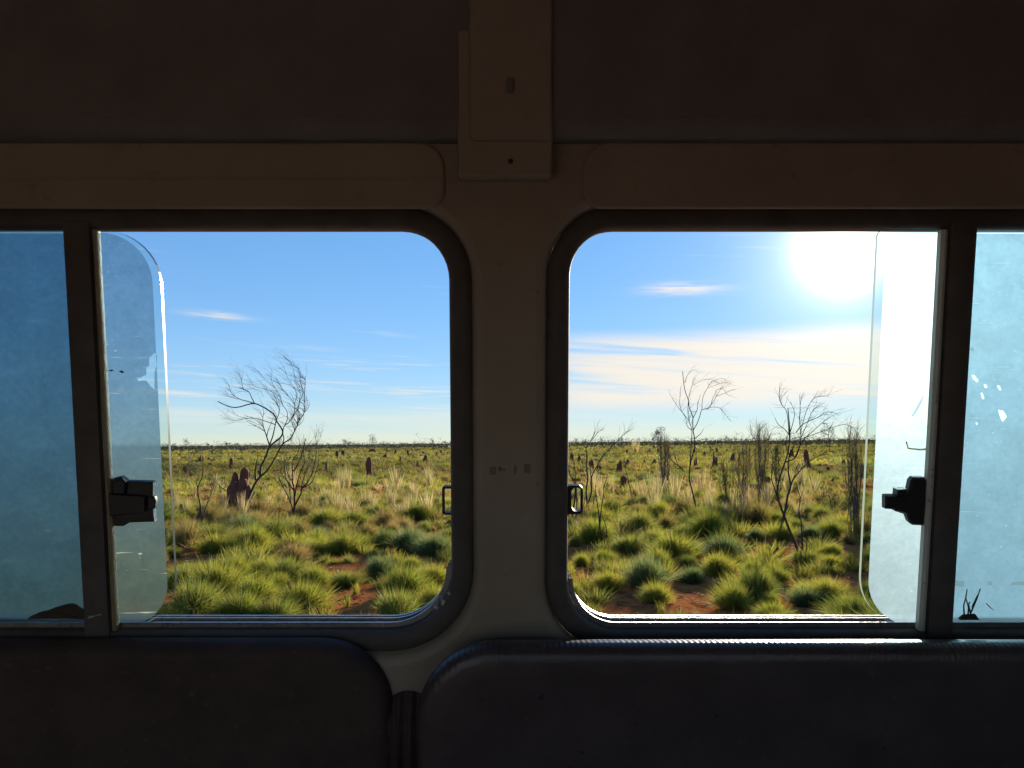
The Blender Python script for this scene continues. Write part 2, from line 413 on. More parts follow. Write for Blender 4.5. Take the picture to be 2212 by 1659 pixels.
# ------------------------------------------------------------------ the van: wall frame
WP0 = CAMP + ray(1106, 915) * 0.85
lean = R(6.1)
WU = RIGHT.copy()
WV = (UPC * math.cos(lean) - FWD * math.sin(lean)).normalized()
WN = WU.cross(WV).normalized()               # towards the cabin
WM = Matrix((( WU.x, WV.x, WN.x, WP0.x), (WU.y, WV.y, WN.y, WP0.y), (WU.z, WV.z, WN.z, WP0.z), (0, 0, 0, 1)))
WMI = WM.inverted()
def uv(x, y, d=0.0):
    r = ray(x, y); q = WP0 + WN * d
    tt = (q - CAMP).dot(WN) / r.dot(WN)
    l = WMI @ (CAMP + r * tt)
    return l.x, l.y
def U(x, y, d=0.0): return uv(x, y, d)[0]
def V(y, d=0.0, x=1106): return uv(x, y, d)[1]
van = bpy.data.objects.new('camper_van', None); COL.objects.link(van); van.matrix_world = WM
van.empty_display_size = 0.1
tag(van, 'dark cabin side of an old camper van with two sliding windows', 'van')

def rrect(u0, u1, v0, v1, r, n=10):
    """rounded rectangle, corners bl, br, tr, tl with radii r"""
    if not isinstance(r, (tuple, list)): r = (r,) * 4
    pts = []
    for (cx, cy, a0, rr) in ((u0 + r[0], v0 + r[0], 180, r[0]), (u1 - r[1], v0 + r[1], 270, r[1]), (u1 - r[2], v1 - r[2], 0, r[2]), (u0 + r[3], v1 - r[3], 90, r[3])):
        for i in range(n + 1):
            a_ = R(a0 + 90 * i / n); pts.append((cx + rr * math.cos(a_), cy + rr * math.sin(a_)))
    return pts
def orect(w, o, n=10):
    u0, u1, v0, v1, r = w
    return rrect(u0 - o, u1 + o, v0 - o, v1 + o, tuple(max(x + o, 0.002) for x in r), n)
DO = -0.046                                   # outer edge of the opening
vt, vb = V(501, DO), V(1336, DO)
uL1, uR0 = U(972, 915, -0.010), U(1229, 915, -0.010)
WL = (U(-640, 915), uL1, vb, vt, (0.05, 0.072, 0.055, 0.05))
WR = (uR0, U(2850, 915), vb, vt, (0.058, 0.05, 0.052, 0.05))
V_TOP, V_BOT = V(-330), V(2250)

# painted wall sheet with the two openings and their folded edges
BEV = [(0.025, -0.013), (0.027, -0.006), (0.031, -0.0015), (0.037, 0.0)]
bm = bmesh.new()
def loop_edges(pts, d):
    vs = [bm.verts.new((x, y, d)) for x, y in pts]
    return [bm.edges.new((vs[i], vs[(i + 1) % len(vs)])) for i in range(len(vs))]
ed = loop_edges([(-1.6, V_BOT), (1.6, V_BOT), (1.6, V_TOP), (-1.6, V_TOP)], 0.0)
for w in (WL, WR): ed += loop_edges(orect(w, BEV[-1][0]), 0.0)
bmesh.ops.triangle_fill(bm, use_beauty=True, edges=ed)
me = bpy.data.meshes.new('side_wall'); bm.to_mesh(me); bm.free()
mb = MB(); mb.add([v.co for v in me.vertices], [tuple(p.vertices) for p in me.polygons])
for w in (WL, WR): mb.strips([[(x, y, d) for x, y in orect(w, o)] for o, d in BEV])
mb.build('side_wall', M['paint'], van, auto=R(50))

def zpoly(pts, d, ox, oy, sc):
    return [uv((ox + x / sc) * 0.78551, (oy + y / sc) * 0.78551, d) for x, y in pts]
def ragged(q, jit):
    qq = []
    for i in range(len(q)):
        p0, p1 = Vector(q[i]), Vector(q[(i + 1) % len(q)])
        for k in range(4):
            p = p0.lerp(p1, k / 4); p += Vector((noise.noise((p.x * 900, p.y * 900, 1)), noise.noise((p.x * 900, p.y * 900, 7)))) * jit; qq.append((p.x, p.y))
    return qq
# places where the tint film has flaked off its pane
HOLES = {-1: [ragged(zpoly([(1285, 1115), (1300, 1140), (1298, 1230), (1280, 1290), (1282, 1420), (1250, 1395), (1210, 1345), (1150, 1352), (1140, 1335), (1215, 1300), (1215, 1240), (1240, 1220), (1235, 1160)], -0.0213, 0, 600, 3.016), 0.0008)],
         1: [ragged(zpoly(p_, -0.0213, 2316, 600, 3.016), 0.0005) for p_ in ([(1070, 1300), (1095, 1300), (1130, 1345), (1120, 1362), (1090, 1340)], [(1172, 1380), (1195, 1380), (1205, 1405), (1185, 1410)], [(1282, 1385), (1305, 1390), (1322, 1425), (1300, 1425)], [(1148, 1448), (1165, 1450), (1178, 1500), (1162, 1500)], [(1295, 1590), (1335, 1595), (1365, 1650), (1330, 1690), (1310, 1650)], [(1105, 1690), (1125, 1700), (1115, 1720)],
             [(700, 1425), (655, 1500), (610, 1580), (575, 1640), (592, 1645), (645, 1560), (672, 1490)])] + [ragged(zpoly([(445, 165), (455, 163), (466, 206), (540, 215), (600, 210), (630, 200), (632, 212), (610, 224), (540, 226), (460, 216)], -0.0213, 2316, 1150, 2.552), 0.0003)]}
# window frames with everything that belongs to each window
def build_window(w, side):
    """side -1: window whose pillar edge is on its right, +1: mirrored"""
    prof = [(0.0, -0.046), (0.0, -0.016), (0.0015, -0.0105), (0.005, -0.0080), (0.012, -0.0072), (0.019, -0.0085), (0.0245, -0.012), (0.0265, -0.016)]
    mb = MB(); mb.strips([[(x, y, d) for x, y in orect(w, o)] for o, d in prof])
    fr = mb.build('window_frame', M['rubber'], van, auto=R(40))
    u0, u1, v0, v1, r = w
    # bottom and corner tracks: thin lips that follow the opening
    full = orect(w, -0.001, 14)
    for k, (ins, d0, d1) in enumerate(((0.0065, -0.0215, -0.0195), (0.0055, -0.0365, -0.0345), (0.0045, -0.0460, -0.0435))):
        o_ = orect(w, -0.0005, 14)[:30]; i_ = orect(w, -ins, 14)[:30]
        mb = MB()
        n = len(o_)
        # a bit of waviness, old bent aluminium
        wob = [0.0006 * noise.noise((p[0] * 14, k * 5.0, side)) for p in i_]
        rings = [[(x, y, d0) for x, y in o_], [(x, y + wo_, d0) for (x, y), wo_ in zip(i_, wob)], [(x, y + wo_, d1) for (x, y), wo_ in zip(i_, wob)], [(x, y, d1) for x, y in o_]]
        mb.strips(rings, closed=False)
        mb.build('track', M['alu'], fr, auto=R(40))
    # divider bar
    xt, xb = (166, 209) if side < 0 else (2081, 2031)
    ut, ub = U(xt, 501, -0.008), U(xb, 1333, -0.008)
    hw = 0.0155
    mb = MB()
    ring = lambda uu, vv: [(uu - hw, vv, -0.017), (uu - hw + 0.002, vv, -0.006), (uu - hw * 0.5, vv, -0.0035), (uu + hw * 0.5, vv, -0.0035), (uu + hw - 0.002, vv, -0.006), (uu + hw, vv, -0.017)]
    mb.strips([ring(ub, v0 - 0.006), ring(ut, v1 + 0.006)]); 
    mb.add(ring(ub, v0 - 0.006), [(0, 1, 2, 3, 4, 5)]); mb.add(ring(ut, v1 + 0.006), [(5, 4, 3, 2, 1, 0)])
    mb.build('divider_bar', M['rubber'], fr, auto=R(40))
    # edge strip on the open side of the bar
    s = 1 if side < 0 else -1
    e0, e1 = hw + 0.0006, hw + (0.0052 if side < 0 else 0.0075)
    mb = MB(); rg = lambda uu, vv: [(uu + s * e0, vv, -0.017), (uu + s * e0, vv, -0.009), (uu + s * (e0 + e1) / 2, vv, -0.0075), (uu + s * e1, vv, -0.010), (uu + s * e1, vv, -0.017)]
    mb.strips([rg(ub, v0 + 0.001), rg((ub + ut) / 2 + 0.0006, (v0 + v1) / 2), rg(ut, v1 - 0.001)])
    mb.build('edge_seal', M['seal'] if side < 0 else M['seal_pale'], fr, auto=R(50))
    # sliding pane pushed back, rounded leading edge in the opening
    dp0, dp1 = -0.0275, -0.0225
    ulead = U(362, 915, dp1) if side < 0 else U(1876, 915, dp1)
    # the leading edge runs parallel to the divider bar: shear with height
    sh = lambda pts: [(x, y) for x, y in pts]
    far = u0 + 0.012 if side < 0 else u1 - 0.012
    a0, a1 = (far, ulead) if side < 0 else (ulead, far)
    rr = (0.006, 0.056, 0.060, 0.006) if side < 0 else (0.060, 0.006, 0.056, 0.006)
    def pane(name, a0, a1, rr, d0, d1, parent, film, fmat, inset, holes=()):
        pts = rrect(a0, a1, v0 + 0.001, v1 - 0.001, rr, 12)
        mb = MB(); n = len(pts)
        mb.add([(x, y, d1) for x, y in pts], [tuple(range(n))], 0)
        mb.add([(x, y, d0) for x, y in pts], [tuple(range(n - 1, -1, -1))], 0)
        mb.strips([[(x, y, d0) for x, y in pts], [(x, y, d1) for x, y in pts]], mi=1)
        g = mb.build(name, [M['glass'], M['glass_edge']], parent)
        ip = rrect(a0 + inset, a1 - inset, v0 + 0.002, v1 - 0.003, tuple(max(q - inset * 0.6, 0.004) for q in rr), 12)
        bq = bmesh.new(); ee = []
        for lp in [ip] + list(holes):
            vs = [bq.verts.new((x, y, d1 + 0.0012)) for x, y in lp]; ee += [bq.edges.new((vs[i], vs[(i + 1) % len(vs)])) for i in range(len(vs))]
        bmesh.ops.triangle_fill(bq, use_beauty=True, edges=ee, normal=(0, 0, 1))
        fme = bpy.data.meshes.new(film); bq.to_mesh(fme); bq.free(); link(film, fme, parent, fmat)
    pane('sliding_pane', a0, a1, rr, dp0, dp1, fr, 'tint_film', M['film_blue' if side < 0 else 'film_strip'], 0.0085, HOLES[side])
    # fixed pane
    b0, b1 = (u0 + 0.003, ub + 0.004) if side < 0 else (ub - 0.004, u1 - 0.003)
    pane('fixed_pane', b0, b1, (0.03, 0.004, 0.004, 0.03) if side < 0 else (0.004, 0.03, 0.03, 0.004), -0.042, -0.038, fr, 'tint_film', M['film_blue' if side < 0 else 'film_pale'], 0.003)
    return fr
frL = build_window(WL, -1); frR = build_window(WR, 1)

# latches on the sliding panes
LZ = lambda pts, d: zpoly(pts, d, 0, 1150, 2.552)
mb = MB(); d = -0.018
mb.prism(LZ([(770, 525), (785, 450), (810, 415), (860, 405), (900, 435), (1085, 440), (1085, 540), (1088, 650), (1095, 720), (920, 725), (880, 750), (820, 750), (795, 690), (770, 685)][::-1], d), -0.0212, -0.013, 0, 0.001)
mb.prism(LZ([(735, 540), (770, 525), (1030, 545), (1030, 655), (770, 690), (740, 680)][::-1], -0.011), -0.013, -0.0085, 0, 0.002)
mb.prism(LZ([(800, 440), (860, 425), (885, 450), (880, 530), (800, 530)][::-1], -0.01), -0.0131, -0.008, 0, 0.0015)
mb.prism(LZ([(1042, 552), (1088, 550), (1097, 580), (1090, 632), (1042, 640)][::-1], -0.009), -0.0131, -0.007, 0, 0.0015)
mb.build('latch', M['plastic'], frL, auto=R(30))
RZ = lambda pts, d: zpoly(pts, d, 2316, 1150, 2.552)
mb = MB()
mb.prism(RZ([(450, 500), (465, 430), (485, 408), (560, 408), (585, 440), (605, 530), (600, 690), (585, 690), (575, 735), (550, 745), (480, 742), (455, 720), (440, 680)][::-1], d), -0.0212, -0.012, 0, 0.002)
mb.prism(RZ([(300, 545), (310, 540), (380, 540), (450, 520), (610, 530), (675, 545), (660, 690), (600, 690), (440, 675), (370, 652), (365, 640), (300, 635)][::-1], -0.014), -0.0215, -0.0115, 0, 0.0025)
mb.prism(RZ([(385, 500), (450, 495), (450, 545), (380, 545)][::-1], -0.012), -0.0213, -0.010, 0, 0.001)
mb.build('latch', M['plastic'], frR, auto=R(30))
# torn and chipped film, a scratch, dirt runs: each a thin piece lying on its pane
m, t = new_mat('torn_film'); a = N(t, 'ShaderNodeBsdfTranslucent'); vv_ = mapped(t, 1, 1, 1)
t.links.new(ramp(t, tnoise(t, 160, 5, 0.6, vv_), [(0.35, (0.45, 0.33, 0.18)), (0.6, (0.80, 0.74, 0.58))]), a.inputs[0])
b = N(t, 'ShaderNodeBsdfTransparent'); b.inputs[0].default_value = (0.95, 0.92, 0.84, 1)
mx = N(t, 'ShaderNodeMixShader'); mx.inputs[0].default_value = 0.75; t.links.new(a.outputs[0], mx.inputs[1]); t.links.new(b.outputs[0], mx.inputs[2]); out(t, mx.outputs[0]); M['torn'] = m
m, t = new_mat('grey_residue'); a = N(t, 'ShaderNodeBsdfTranslucent'); a.inputs[0].default_value = (0.62, 0.60, 0.52, 1)
b = N(t, 'ShaderNodeBsdfTransparent'); b.inputs[0].default_value = (0.97, 0.95, 0.88, 1)
mx = N(t, 'ShaderNodeMixShader'); mx.inputs[0].default_value = 0.72; t.links.new(a.outputs[0], mx.inputs[1]); t.links.new(b.outputs[0], mx.inputs[2]); out(t, mx.outputs[0]); M['residue'] = m
def patch(name, pts, ox, oy, sc, mat, parent, d=-0.0205, jit=0.0):
    q = zpoly(pts, d, ox, oy, sc)
    if jit:
        qq = []
        for i in range(len(q)):
            p0, p1 = Vector(q[i]), Vector(q[(i + 1) % len(q)])
            for k in range(4):
                p = p0.lerp(p1, k / 4); p += Vector((noise.noise((p.x * 900, p.y * 900, 1)), noise.noise((p.x * 900, p.y * 900, 7)))) * jit; qq.append((p.x, p.y))
        q = qq
    mb = MB(); mb.add([(x, y, d) for x, y in q], [tuple(range(len(q)))]); mb.build(name, mat, parent)
patch('dirt_spot', [(985, 1270), (1010, 1262), (1035, 1280), (1010, 1285)], 0, 600, 3.016, M['leaf_dry'], frL, jit=0.0003)
patch('dirt_spot', [(900, 1262), (925, 1255), (945, 1262), (918, 1272)], 0, 600, 3.016, M['leaf_dry'], frL, jit=0.0003)
patch('film_chip', [(1045, 1090), (1085, 1065), (1095, 1105)], 2316, 600, 3.016, M['residue'], frR)
for k, pts in enumerate(([(780, 1140), (860, 1142), (855, 1185), (785, 1180)], [(1020, 1145), (1055, 1145), (1050, 1175), (1022, 1172)], [(1185, 1150), (1276, 1145), (1276, 1170), (1190, 1172)])):
    patch('residue_streak', pts, 2316, 1150, 2.552, M['torn'], frR, jit=0.001)
# catches on the pillar side of each opening: small loops of worn black metal
def catch(x0, x1, xi0, y0, y1, parent, s):
    d = -0.022
    a = [uv(x0, y1, d), uv(x1, y0, d)]
    u0, u1 = a[0][0], a[1][0]; v0, v1 = a[0][1], a[1][1]
    tk = 0.0026
    oL, oR = (0.003, 0.0005) if s < 0 else (0.0005, 0.006)
    o_ = rrect(u0, u1, v0, v1, (oL, oR, oR, oL), 6)
    ui = U(xi0, y0, d)
    if s < 0: i_ = rrect(u0 + tk, u1 - 0.0008, v0 + tk, v1 - tk, (0.002, 0.0006, 0.0006, 0.002), 6)
    else: i_ = rrect(ui, u1 - tk, v0 + tk, v1 - tk, (0.008, 0.004, 0.004, 0.005), 6)
    mb = MB(); mb.strips([[(x, y, -0.026) for x, y in o_], [(x, y, -0.018) for x, y in o_], [(x, y, -0.018) for x, y in i_], [(x, y, -0.026) for x, y in i_], [(x, y, -0.026) for x, y in o_]])
    mb.build('catch_loop', M['steel'], parent, auto=R(40))
catch(956, 979, 0, 1049, 1110, frL, -1)
catch(1219, 1259, 1234, 1047, 1109, frR, 1)

# pressed and fitted panels on the wall
def raised(name, u0, u1, v0, v1, r, h, mat, round_=0.006, steps=4, base=0.0015, parent=van, bm_top=None):
    mb = MB(); n = 10
    rings = []
    for k in range(steps + 1):
        a_ = math.pi / 2 * k / steps
        rings.append((-(round_ * (1 - math.cos(a_))), base + (h - base) * math.sin(a_) if k else base))
    rr = [[(x, y, d) for x, y in orect((u0, u1, v0, v1, r), o, n)] for o, d in rings]
    mb.strips(rr); mb.add(rr[-1], [tuple(range(len(rr[-1])))])
    return mb.build(name, mat, parent, auto=R(48))
raised('lower_panel', -1.58, U(846, 1500, 0.01), V_BOT + 0.01, V(1389, 0.016), (0.02, 0.02, 0.078, 0.03), 0.022, M['vinyl'], 0.018, 7)
mb = MB()
pr = (U(905, 1500, 0.03), 1.58, V_BOT + 0.01, V(1388, 0.052), (0.02, 0.02, 0.03, 0.085))
rr = [[(x, y, d_) for x, y in orect(pr, o_, 12)] for o_, d_ in ((-0.020, 0.0015), (-0.010, 0.022), (-0.003, 0.040), (-0.0004, 0.049), (0.0, 0.053), (-0.0014, 0.0580), (-0.0045, 0.0625), (-0.0095, 0.0655), (-0.017, 0.0670), (-0.03, 0.068))]
mb.strips(rr); mb.add(rr[-1], [tuple(range(len(rr[-1])))]); mb.build('lower_panel', M['vinyl_rib'], van, auto=R(48))
raised('header_panel', -1.58, U(962, 380), V(452), V(306), (0.01, 0.02, 0.03, 0.01), 0.0045, M['paint'], 0.004, 4)
raised('header_panel', U(1258, 380), 1.58, V(452), V(306), (0.02, 0.01, 0.01, 0.03), 0.0045, M['paint'], 0.004, 4)
mb = MB(); mb.box(-1.58, U(955, 385, 0.005), V(387, 0.005), V(384.5, 0.005), 0.0042, 0.0062); mb.build('trim_line', M['paint'], van)
raised('roof_lining', -1.58, 1.58, V(299, 0.03), V_TOP + 0.3, (0.004,) * 4, 0.030, M['paint_dark'], 0.020, 6)
raised('pillar_cover', U(986, 350, 0.034), U(1196, 350, 0.034), V(381, 0.034), V(60, 0.034), (0.006,) * 4, 0.033, M['paint'], 0.003, 3)
pc = raised('pillar_cover', U(1012, 250, 0.04), U(1194, 250, 0.04), V(304, 0.04), V(-200, 0.04), (0.006,) * 4, 0.037, M['paint'], 0.003, 3, base=0.031)
mb = MB(); mb.prism(rrect(U(1094, 190, .04), U(1108, 190, .04), V(200, .04), V(168, .04), 0.002, 4), 0.0395, 0.0425, 0, 0.0006); mb.build('slot_cover', M['smudge'], pc)
mb = MB(); mb.prism(rrect(U(1098, 350, .034), U(1108, 350, .034), V(353, .034), V(343, .034), 0.002, 4), 0.0325, 0.0360, 0, 0.0008); mb.build('screw_head', M['plastic'], van)
mb = MB()  # dark folded sheet standing in for the shade between the lower panels
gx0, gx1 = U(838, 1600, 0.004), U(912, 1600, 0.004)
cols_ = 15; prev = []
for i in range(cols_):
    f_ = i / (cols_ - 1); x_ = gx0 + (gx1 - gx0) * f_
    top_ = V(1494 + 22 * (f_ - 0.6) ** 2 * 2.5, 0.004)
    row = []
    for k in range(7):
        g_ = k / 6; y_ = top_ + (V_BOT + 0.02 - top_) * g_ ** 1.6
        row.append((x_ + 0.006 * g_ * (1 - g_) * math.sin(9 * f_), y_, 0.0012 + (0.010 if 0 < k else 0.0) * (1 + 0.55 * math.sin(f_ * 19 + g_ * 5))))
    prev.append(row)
mb.strips(prev, closed=False); mb.build('gap_shade_sheet', M['vinyl'], van, auto=R(80))
# scuffed label marks on the pillar
for (x0, x1, y0, y1) in ((1058, 1072, 1008, 1026), (1076, 1084, 1008, 1018), (1086, 1092, 1012, 1018), (1110, 1116, 1004, 1024), (1132, 1146, 1002, 1022)):
    mb = MB(); mb.prism(rrect(U(x0, y0), U(x1, y0), V(y1), V(y0), 0.0015, 3), 0.0, 0.0006, 0, 0.0002); mb.build('dirt_mark', M['smudge'], van)

# rest of the cabin: roof, floor, ends and the far side, with unseen window openings added for fill light
WT = WM @ Vector((0, V_TOP + 0.29, 0)); WB = WM @ Vector((0, V_BOT, 0))
def wpoly(name, pts, mat):
    mb = MB(); mb.add([WMI @ Vector(p) for p in pts], [tuple(range(len(pts)))]); return mb.build(name, mat, van)
yb = -0.95; zt, zb = WT.z, min(WB.z - 0.25, 0.9)
X0, X1 = -1.585, 1.585
wpoly('cabin_roof', [(X0, WT.y + 0.02, zt), (X1, WT.y + 0.02, zt), (X1, yb, zt), (X0, yb, zt)], M['interior'])
wpoly('cabin_floor', [(X0, WB.y + 0.3, zb), (X1, WB.y + 0.3, zb), (X1, yb, zb), (X0, yb, zb)], M['interior'])
wpoly('cabin_end', [(X0, WB.y + 0.3, zb), (X0, WT.y, zt), (X0, yb, zt), (X0, yb, zb)], M['interior'])
wpoly('cabin_end', [(X1, WB.y + 0.3, zb), (X1, WT.y, zt), (X1, yb, zt), (X1, yb, zb)], M['interior'])
wpoly('wall_foot', [(X0, WB.y, WB.z), (X1, WB.y, WB.z), (X1, WB.y + 0.3, zb), (X0, WB.y + 0.3, zb)], M['interior'])
bm = bmesh.new()
def le(pts):
    vs = [bm.verts.new(WMI @ Vector((x, yb, z))) for x, z in pts]
    return [bm.edges.new((vs[i], vs[(i + 1) % len(vs)])) for i in range(len(vs))]
ed = le([(X0, zb), (X1, zb), (X1, zt), (X0, zt)]) + le(rrect(-1.35, -0.15, 1.45, 2.0, 0.06, 6)) + le(rrect(0.1, 1.35, 1.45, 2.0, 0.06, 6))
bmesh.ops.triangle_fill(bm, use_beauty=True, edges=ed)
me = bpy.data.meshes.new('far_wall'); bm.to_mesh(me); bm.free(); link('far_wall', me, van, M['interior'])

# litter caught on the sills
def curled(name, pts, thick, mat, label, cat):
    """pts: outline in photograph coordinates with depth, turned into a thin curled sheet"""
    bmx = bmesh.new(); top = []; bot = []
    for x, y, d in pts:
        a_ = uv(x, y, d); top.append(bmx.verts.new((a_[0], a_[1], d))); bot.append(bmx.verts.new((a_[0], a_[1] , d - thick)))
    n = len(pts); bmx.faces.new(top); bmx.faces.new(bot[::-1])
    for i in range(n): bmx.faces.new((top[i], bot[i], bot[(i + 1) % n], top[(i + 1) % n]))
    bmesh.ops.triangulate(bmx, faces=bmx.faces[:]); bmesh.ops.subdivide_edges(bmx, edges=bmx.edges[:], cuts=2, use_grid_fill=True)
    for v_ in bmx.verts:
        v_.co.z += 0.0025 * noise.noise(v_.co * 90); v_.co.y += 0.0012 * noise.noise(v_.co * 140 + Vector((3, 1, 2)))
    bmesh.ops.recalc_face_normals(bmx, faces=bmx.faces)
    c = sum((v_.co for v_ in bmx.verts), Vector()) / len(bmx.verts); c.y = min(v_.co.y for v_ in bmx.verts)
    for v_ in bmx.verts: v_.co -= c
    me = bpy.data.meshes.new(name); bmx.to_mesh(me); bmx.free()
    o = link(name, me, None, mat); o.matrix_world = WM @ Matrix.Translation(c)
    return tag(o, label, cat)
curled('dry_leaf', [(58, 1337, -.012), (75, 1328, -.012), (110, 1318, -.006), (140, 1309, -.004), (152, 1308, -.004), (162, 1313, -.004), (172, 1320, -.008), (184, 1326, -.010), (190, 1337, -.012)], 0.007, M['leaf_dry'], 'dark curled dry leaf lying on the sill under the dim blue fixed pane', 'leaf')
curled('litter_flake', [(190, 1336, -.004), (193, 1330, -.002), (205, 1330, -.003), (218, 1328, -.002), (219, 1333, -.004), (205, 1337, -.006)], 0.004, M['pale_bit'], 'small pale flake of litter at the tip of the dark dry leaf', 'litter')
curled('litter_flake', [(937, 1313, -.005), (940, 1307, -.005), (947, 1311, -.005), (944, 1317, -.005)], 0.003, M['pale_bit'], 'pale chip in the window corner, lowest of the three chips', 'litter')
curled('litter_flake', [(952, 1305, -.006), (955, 1294, -.006), (962, 1299, -.006), (958, 1309, -.006)], 0.003, M['pale_bit'], 'pale chip in the window corner, between the two other chips', 'litter')
curled('litter_flake', [(966, 1281, -.006), (970, 1278, -.006), (974, 1284, -.006), (970, 1287, -.006)], 0.003, M['pale_bit'], 'pale chip in the window corner, highest of the three chips', 'litter')

def sprig():
    cu = uv(2090, 1337, -0.012); segs = []
    for pl in ([(880, 1400), (890, 1330), (868, 1260), (875, 1200)], [(905, 1380), (890, 1310), (900, 1290)], [(850, 1390), (855, 1320), (870, 1255)], [(905, 1370), (940, 1270), (975, 1200)], [(915, 1330), (950, 1240)], [(1010, 1300), (1040, 1330), (1060, 1345)]):
        q = [uv((2316 + x / 2.552) * .78551, (1150 + y / 2.552) * .78551, -0.013) for x, y in pl]
        segs.append([Vector((a[0], a[1], -0.013 + 0.003 * noise.noise((a[0] * 60, a[1] * 60, 0)))) for a in q])
    bmx = MB()
    for sg in segs:
        rings = []
        for i, p in enumerate(sg):
            r_ = 0.0011 * (1 - 0.6 * i / len(sg)); rings.append([(p.x + r_ * math.cos(k * 2.094) - cu[0], p.y - cu[1], p.z + r_ * math.sin(k * 2.094) + 0.012) for k in range(3)])
        bmx.strips(rings)
    bmx.strips([[(x, y, z) for x, y, z in ((-0.010, 0, -.002), (0.012, 0, -.002), (0.012, 0, .003), (-0.010, 0, .003))], [(-0.006, 0.005, -.001), (0.008, 0.006, -.001), (0.008, 0.006, .002), (-0.006, 0.005, .002)]])
    o = bmx.build('dry_sprig', M['leaf_dry']); o.matrix_world = WM @ Matrix.Translation((cu[0], cu[1], -0.012))
    tag(o, 'tiny dry plant sprig caught at the foot of the pale fixed pane', 'sprig')
sprig()
# ------------------------------------------------------------------ plants: generators
rng = np.random.default_rng(11)
random.seed(5)
def tubes(polys, sides=5):
    """polys: list of (points Nx3, radii N) -> verts, quads"""
    V_, F_ = [], []
    for pts, rad in polys:
        pts = np.asarray(pts, float); n = len(pts)
        if n < 2: continue
        tg = np.gradient(pts, axis=0); tg /= (np.linalg.norm(tg, axis=1, keepdims=True) + 1e-9)
        ref = np.array([0.31, 0.95, 0.05]) if abs(tg[0][1]) < 0.9 else np.array([1.0, 0, 0])
        a1 = np.cross(tg, ref); a1 /= (np.linalg.norm(a1, axis=1, keepdims=True) + 1e-9); a2 = np.cross(tg, a1)
        b = len(V_)
        for i in range(n):
            for k in range(sides):
                th = 2 * math.pi * k / sides
                V_.append(pts[i] + rad[i] * (a1[i] * math.cos(th) + a2[i] * math.sin(th)))
        for i in range(n - 1):
            for k in range(sides):
                j = (k + 1) % sides
                F_.append((b + i * sides + k, b + i * sides + j, b + (i + 1) * sides + j, b + (i + 1) * sides + k))
    return V_, F_
def smooth_line(pts, k=3):
    pts = [np.asarray(p, float) for p in pts]
    if len(pts) < 3: 
        return np.array([pts[0] + (pts[-1] - pts[0]) * i / k for i in range(k + 1)])
    P = [2 * pts[0] - pts[1]] + pts + [2 * pts[-1] - pts[-2]]; o_ = []
    for i in range(1, len(P) - 2):
        for j in range(k):
            s = j / k
            o_.append(0.5 * ((2 * P[i]) + (-P[i - 1] + P[i + 1]) * s + (2 * P[i - 1] - 5 * P[i] + 4 * P[i + 1] - P[i + 2]) * s * s + (-P[i - 1] + 3 * P[i] - 3 * P[i + 1] + P[i + 2]) * s ** 3))
    o_.append(pts[-1]); return np.array(o_)

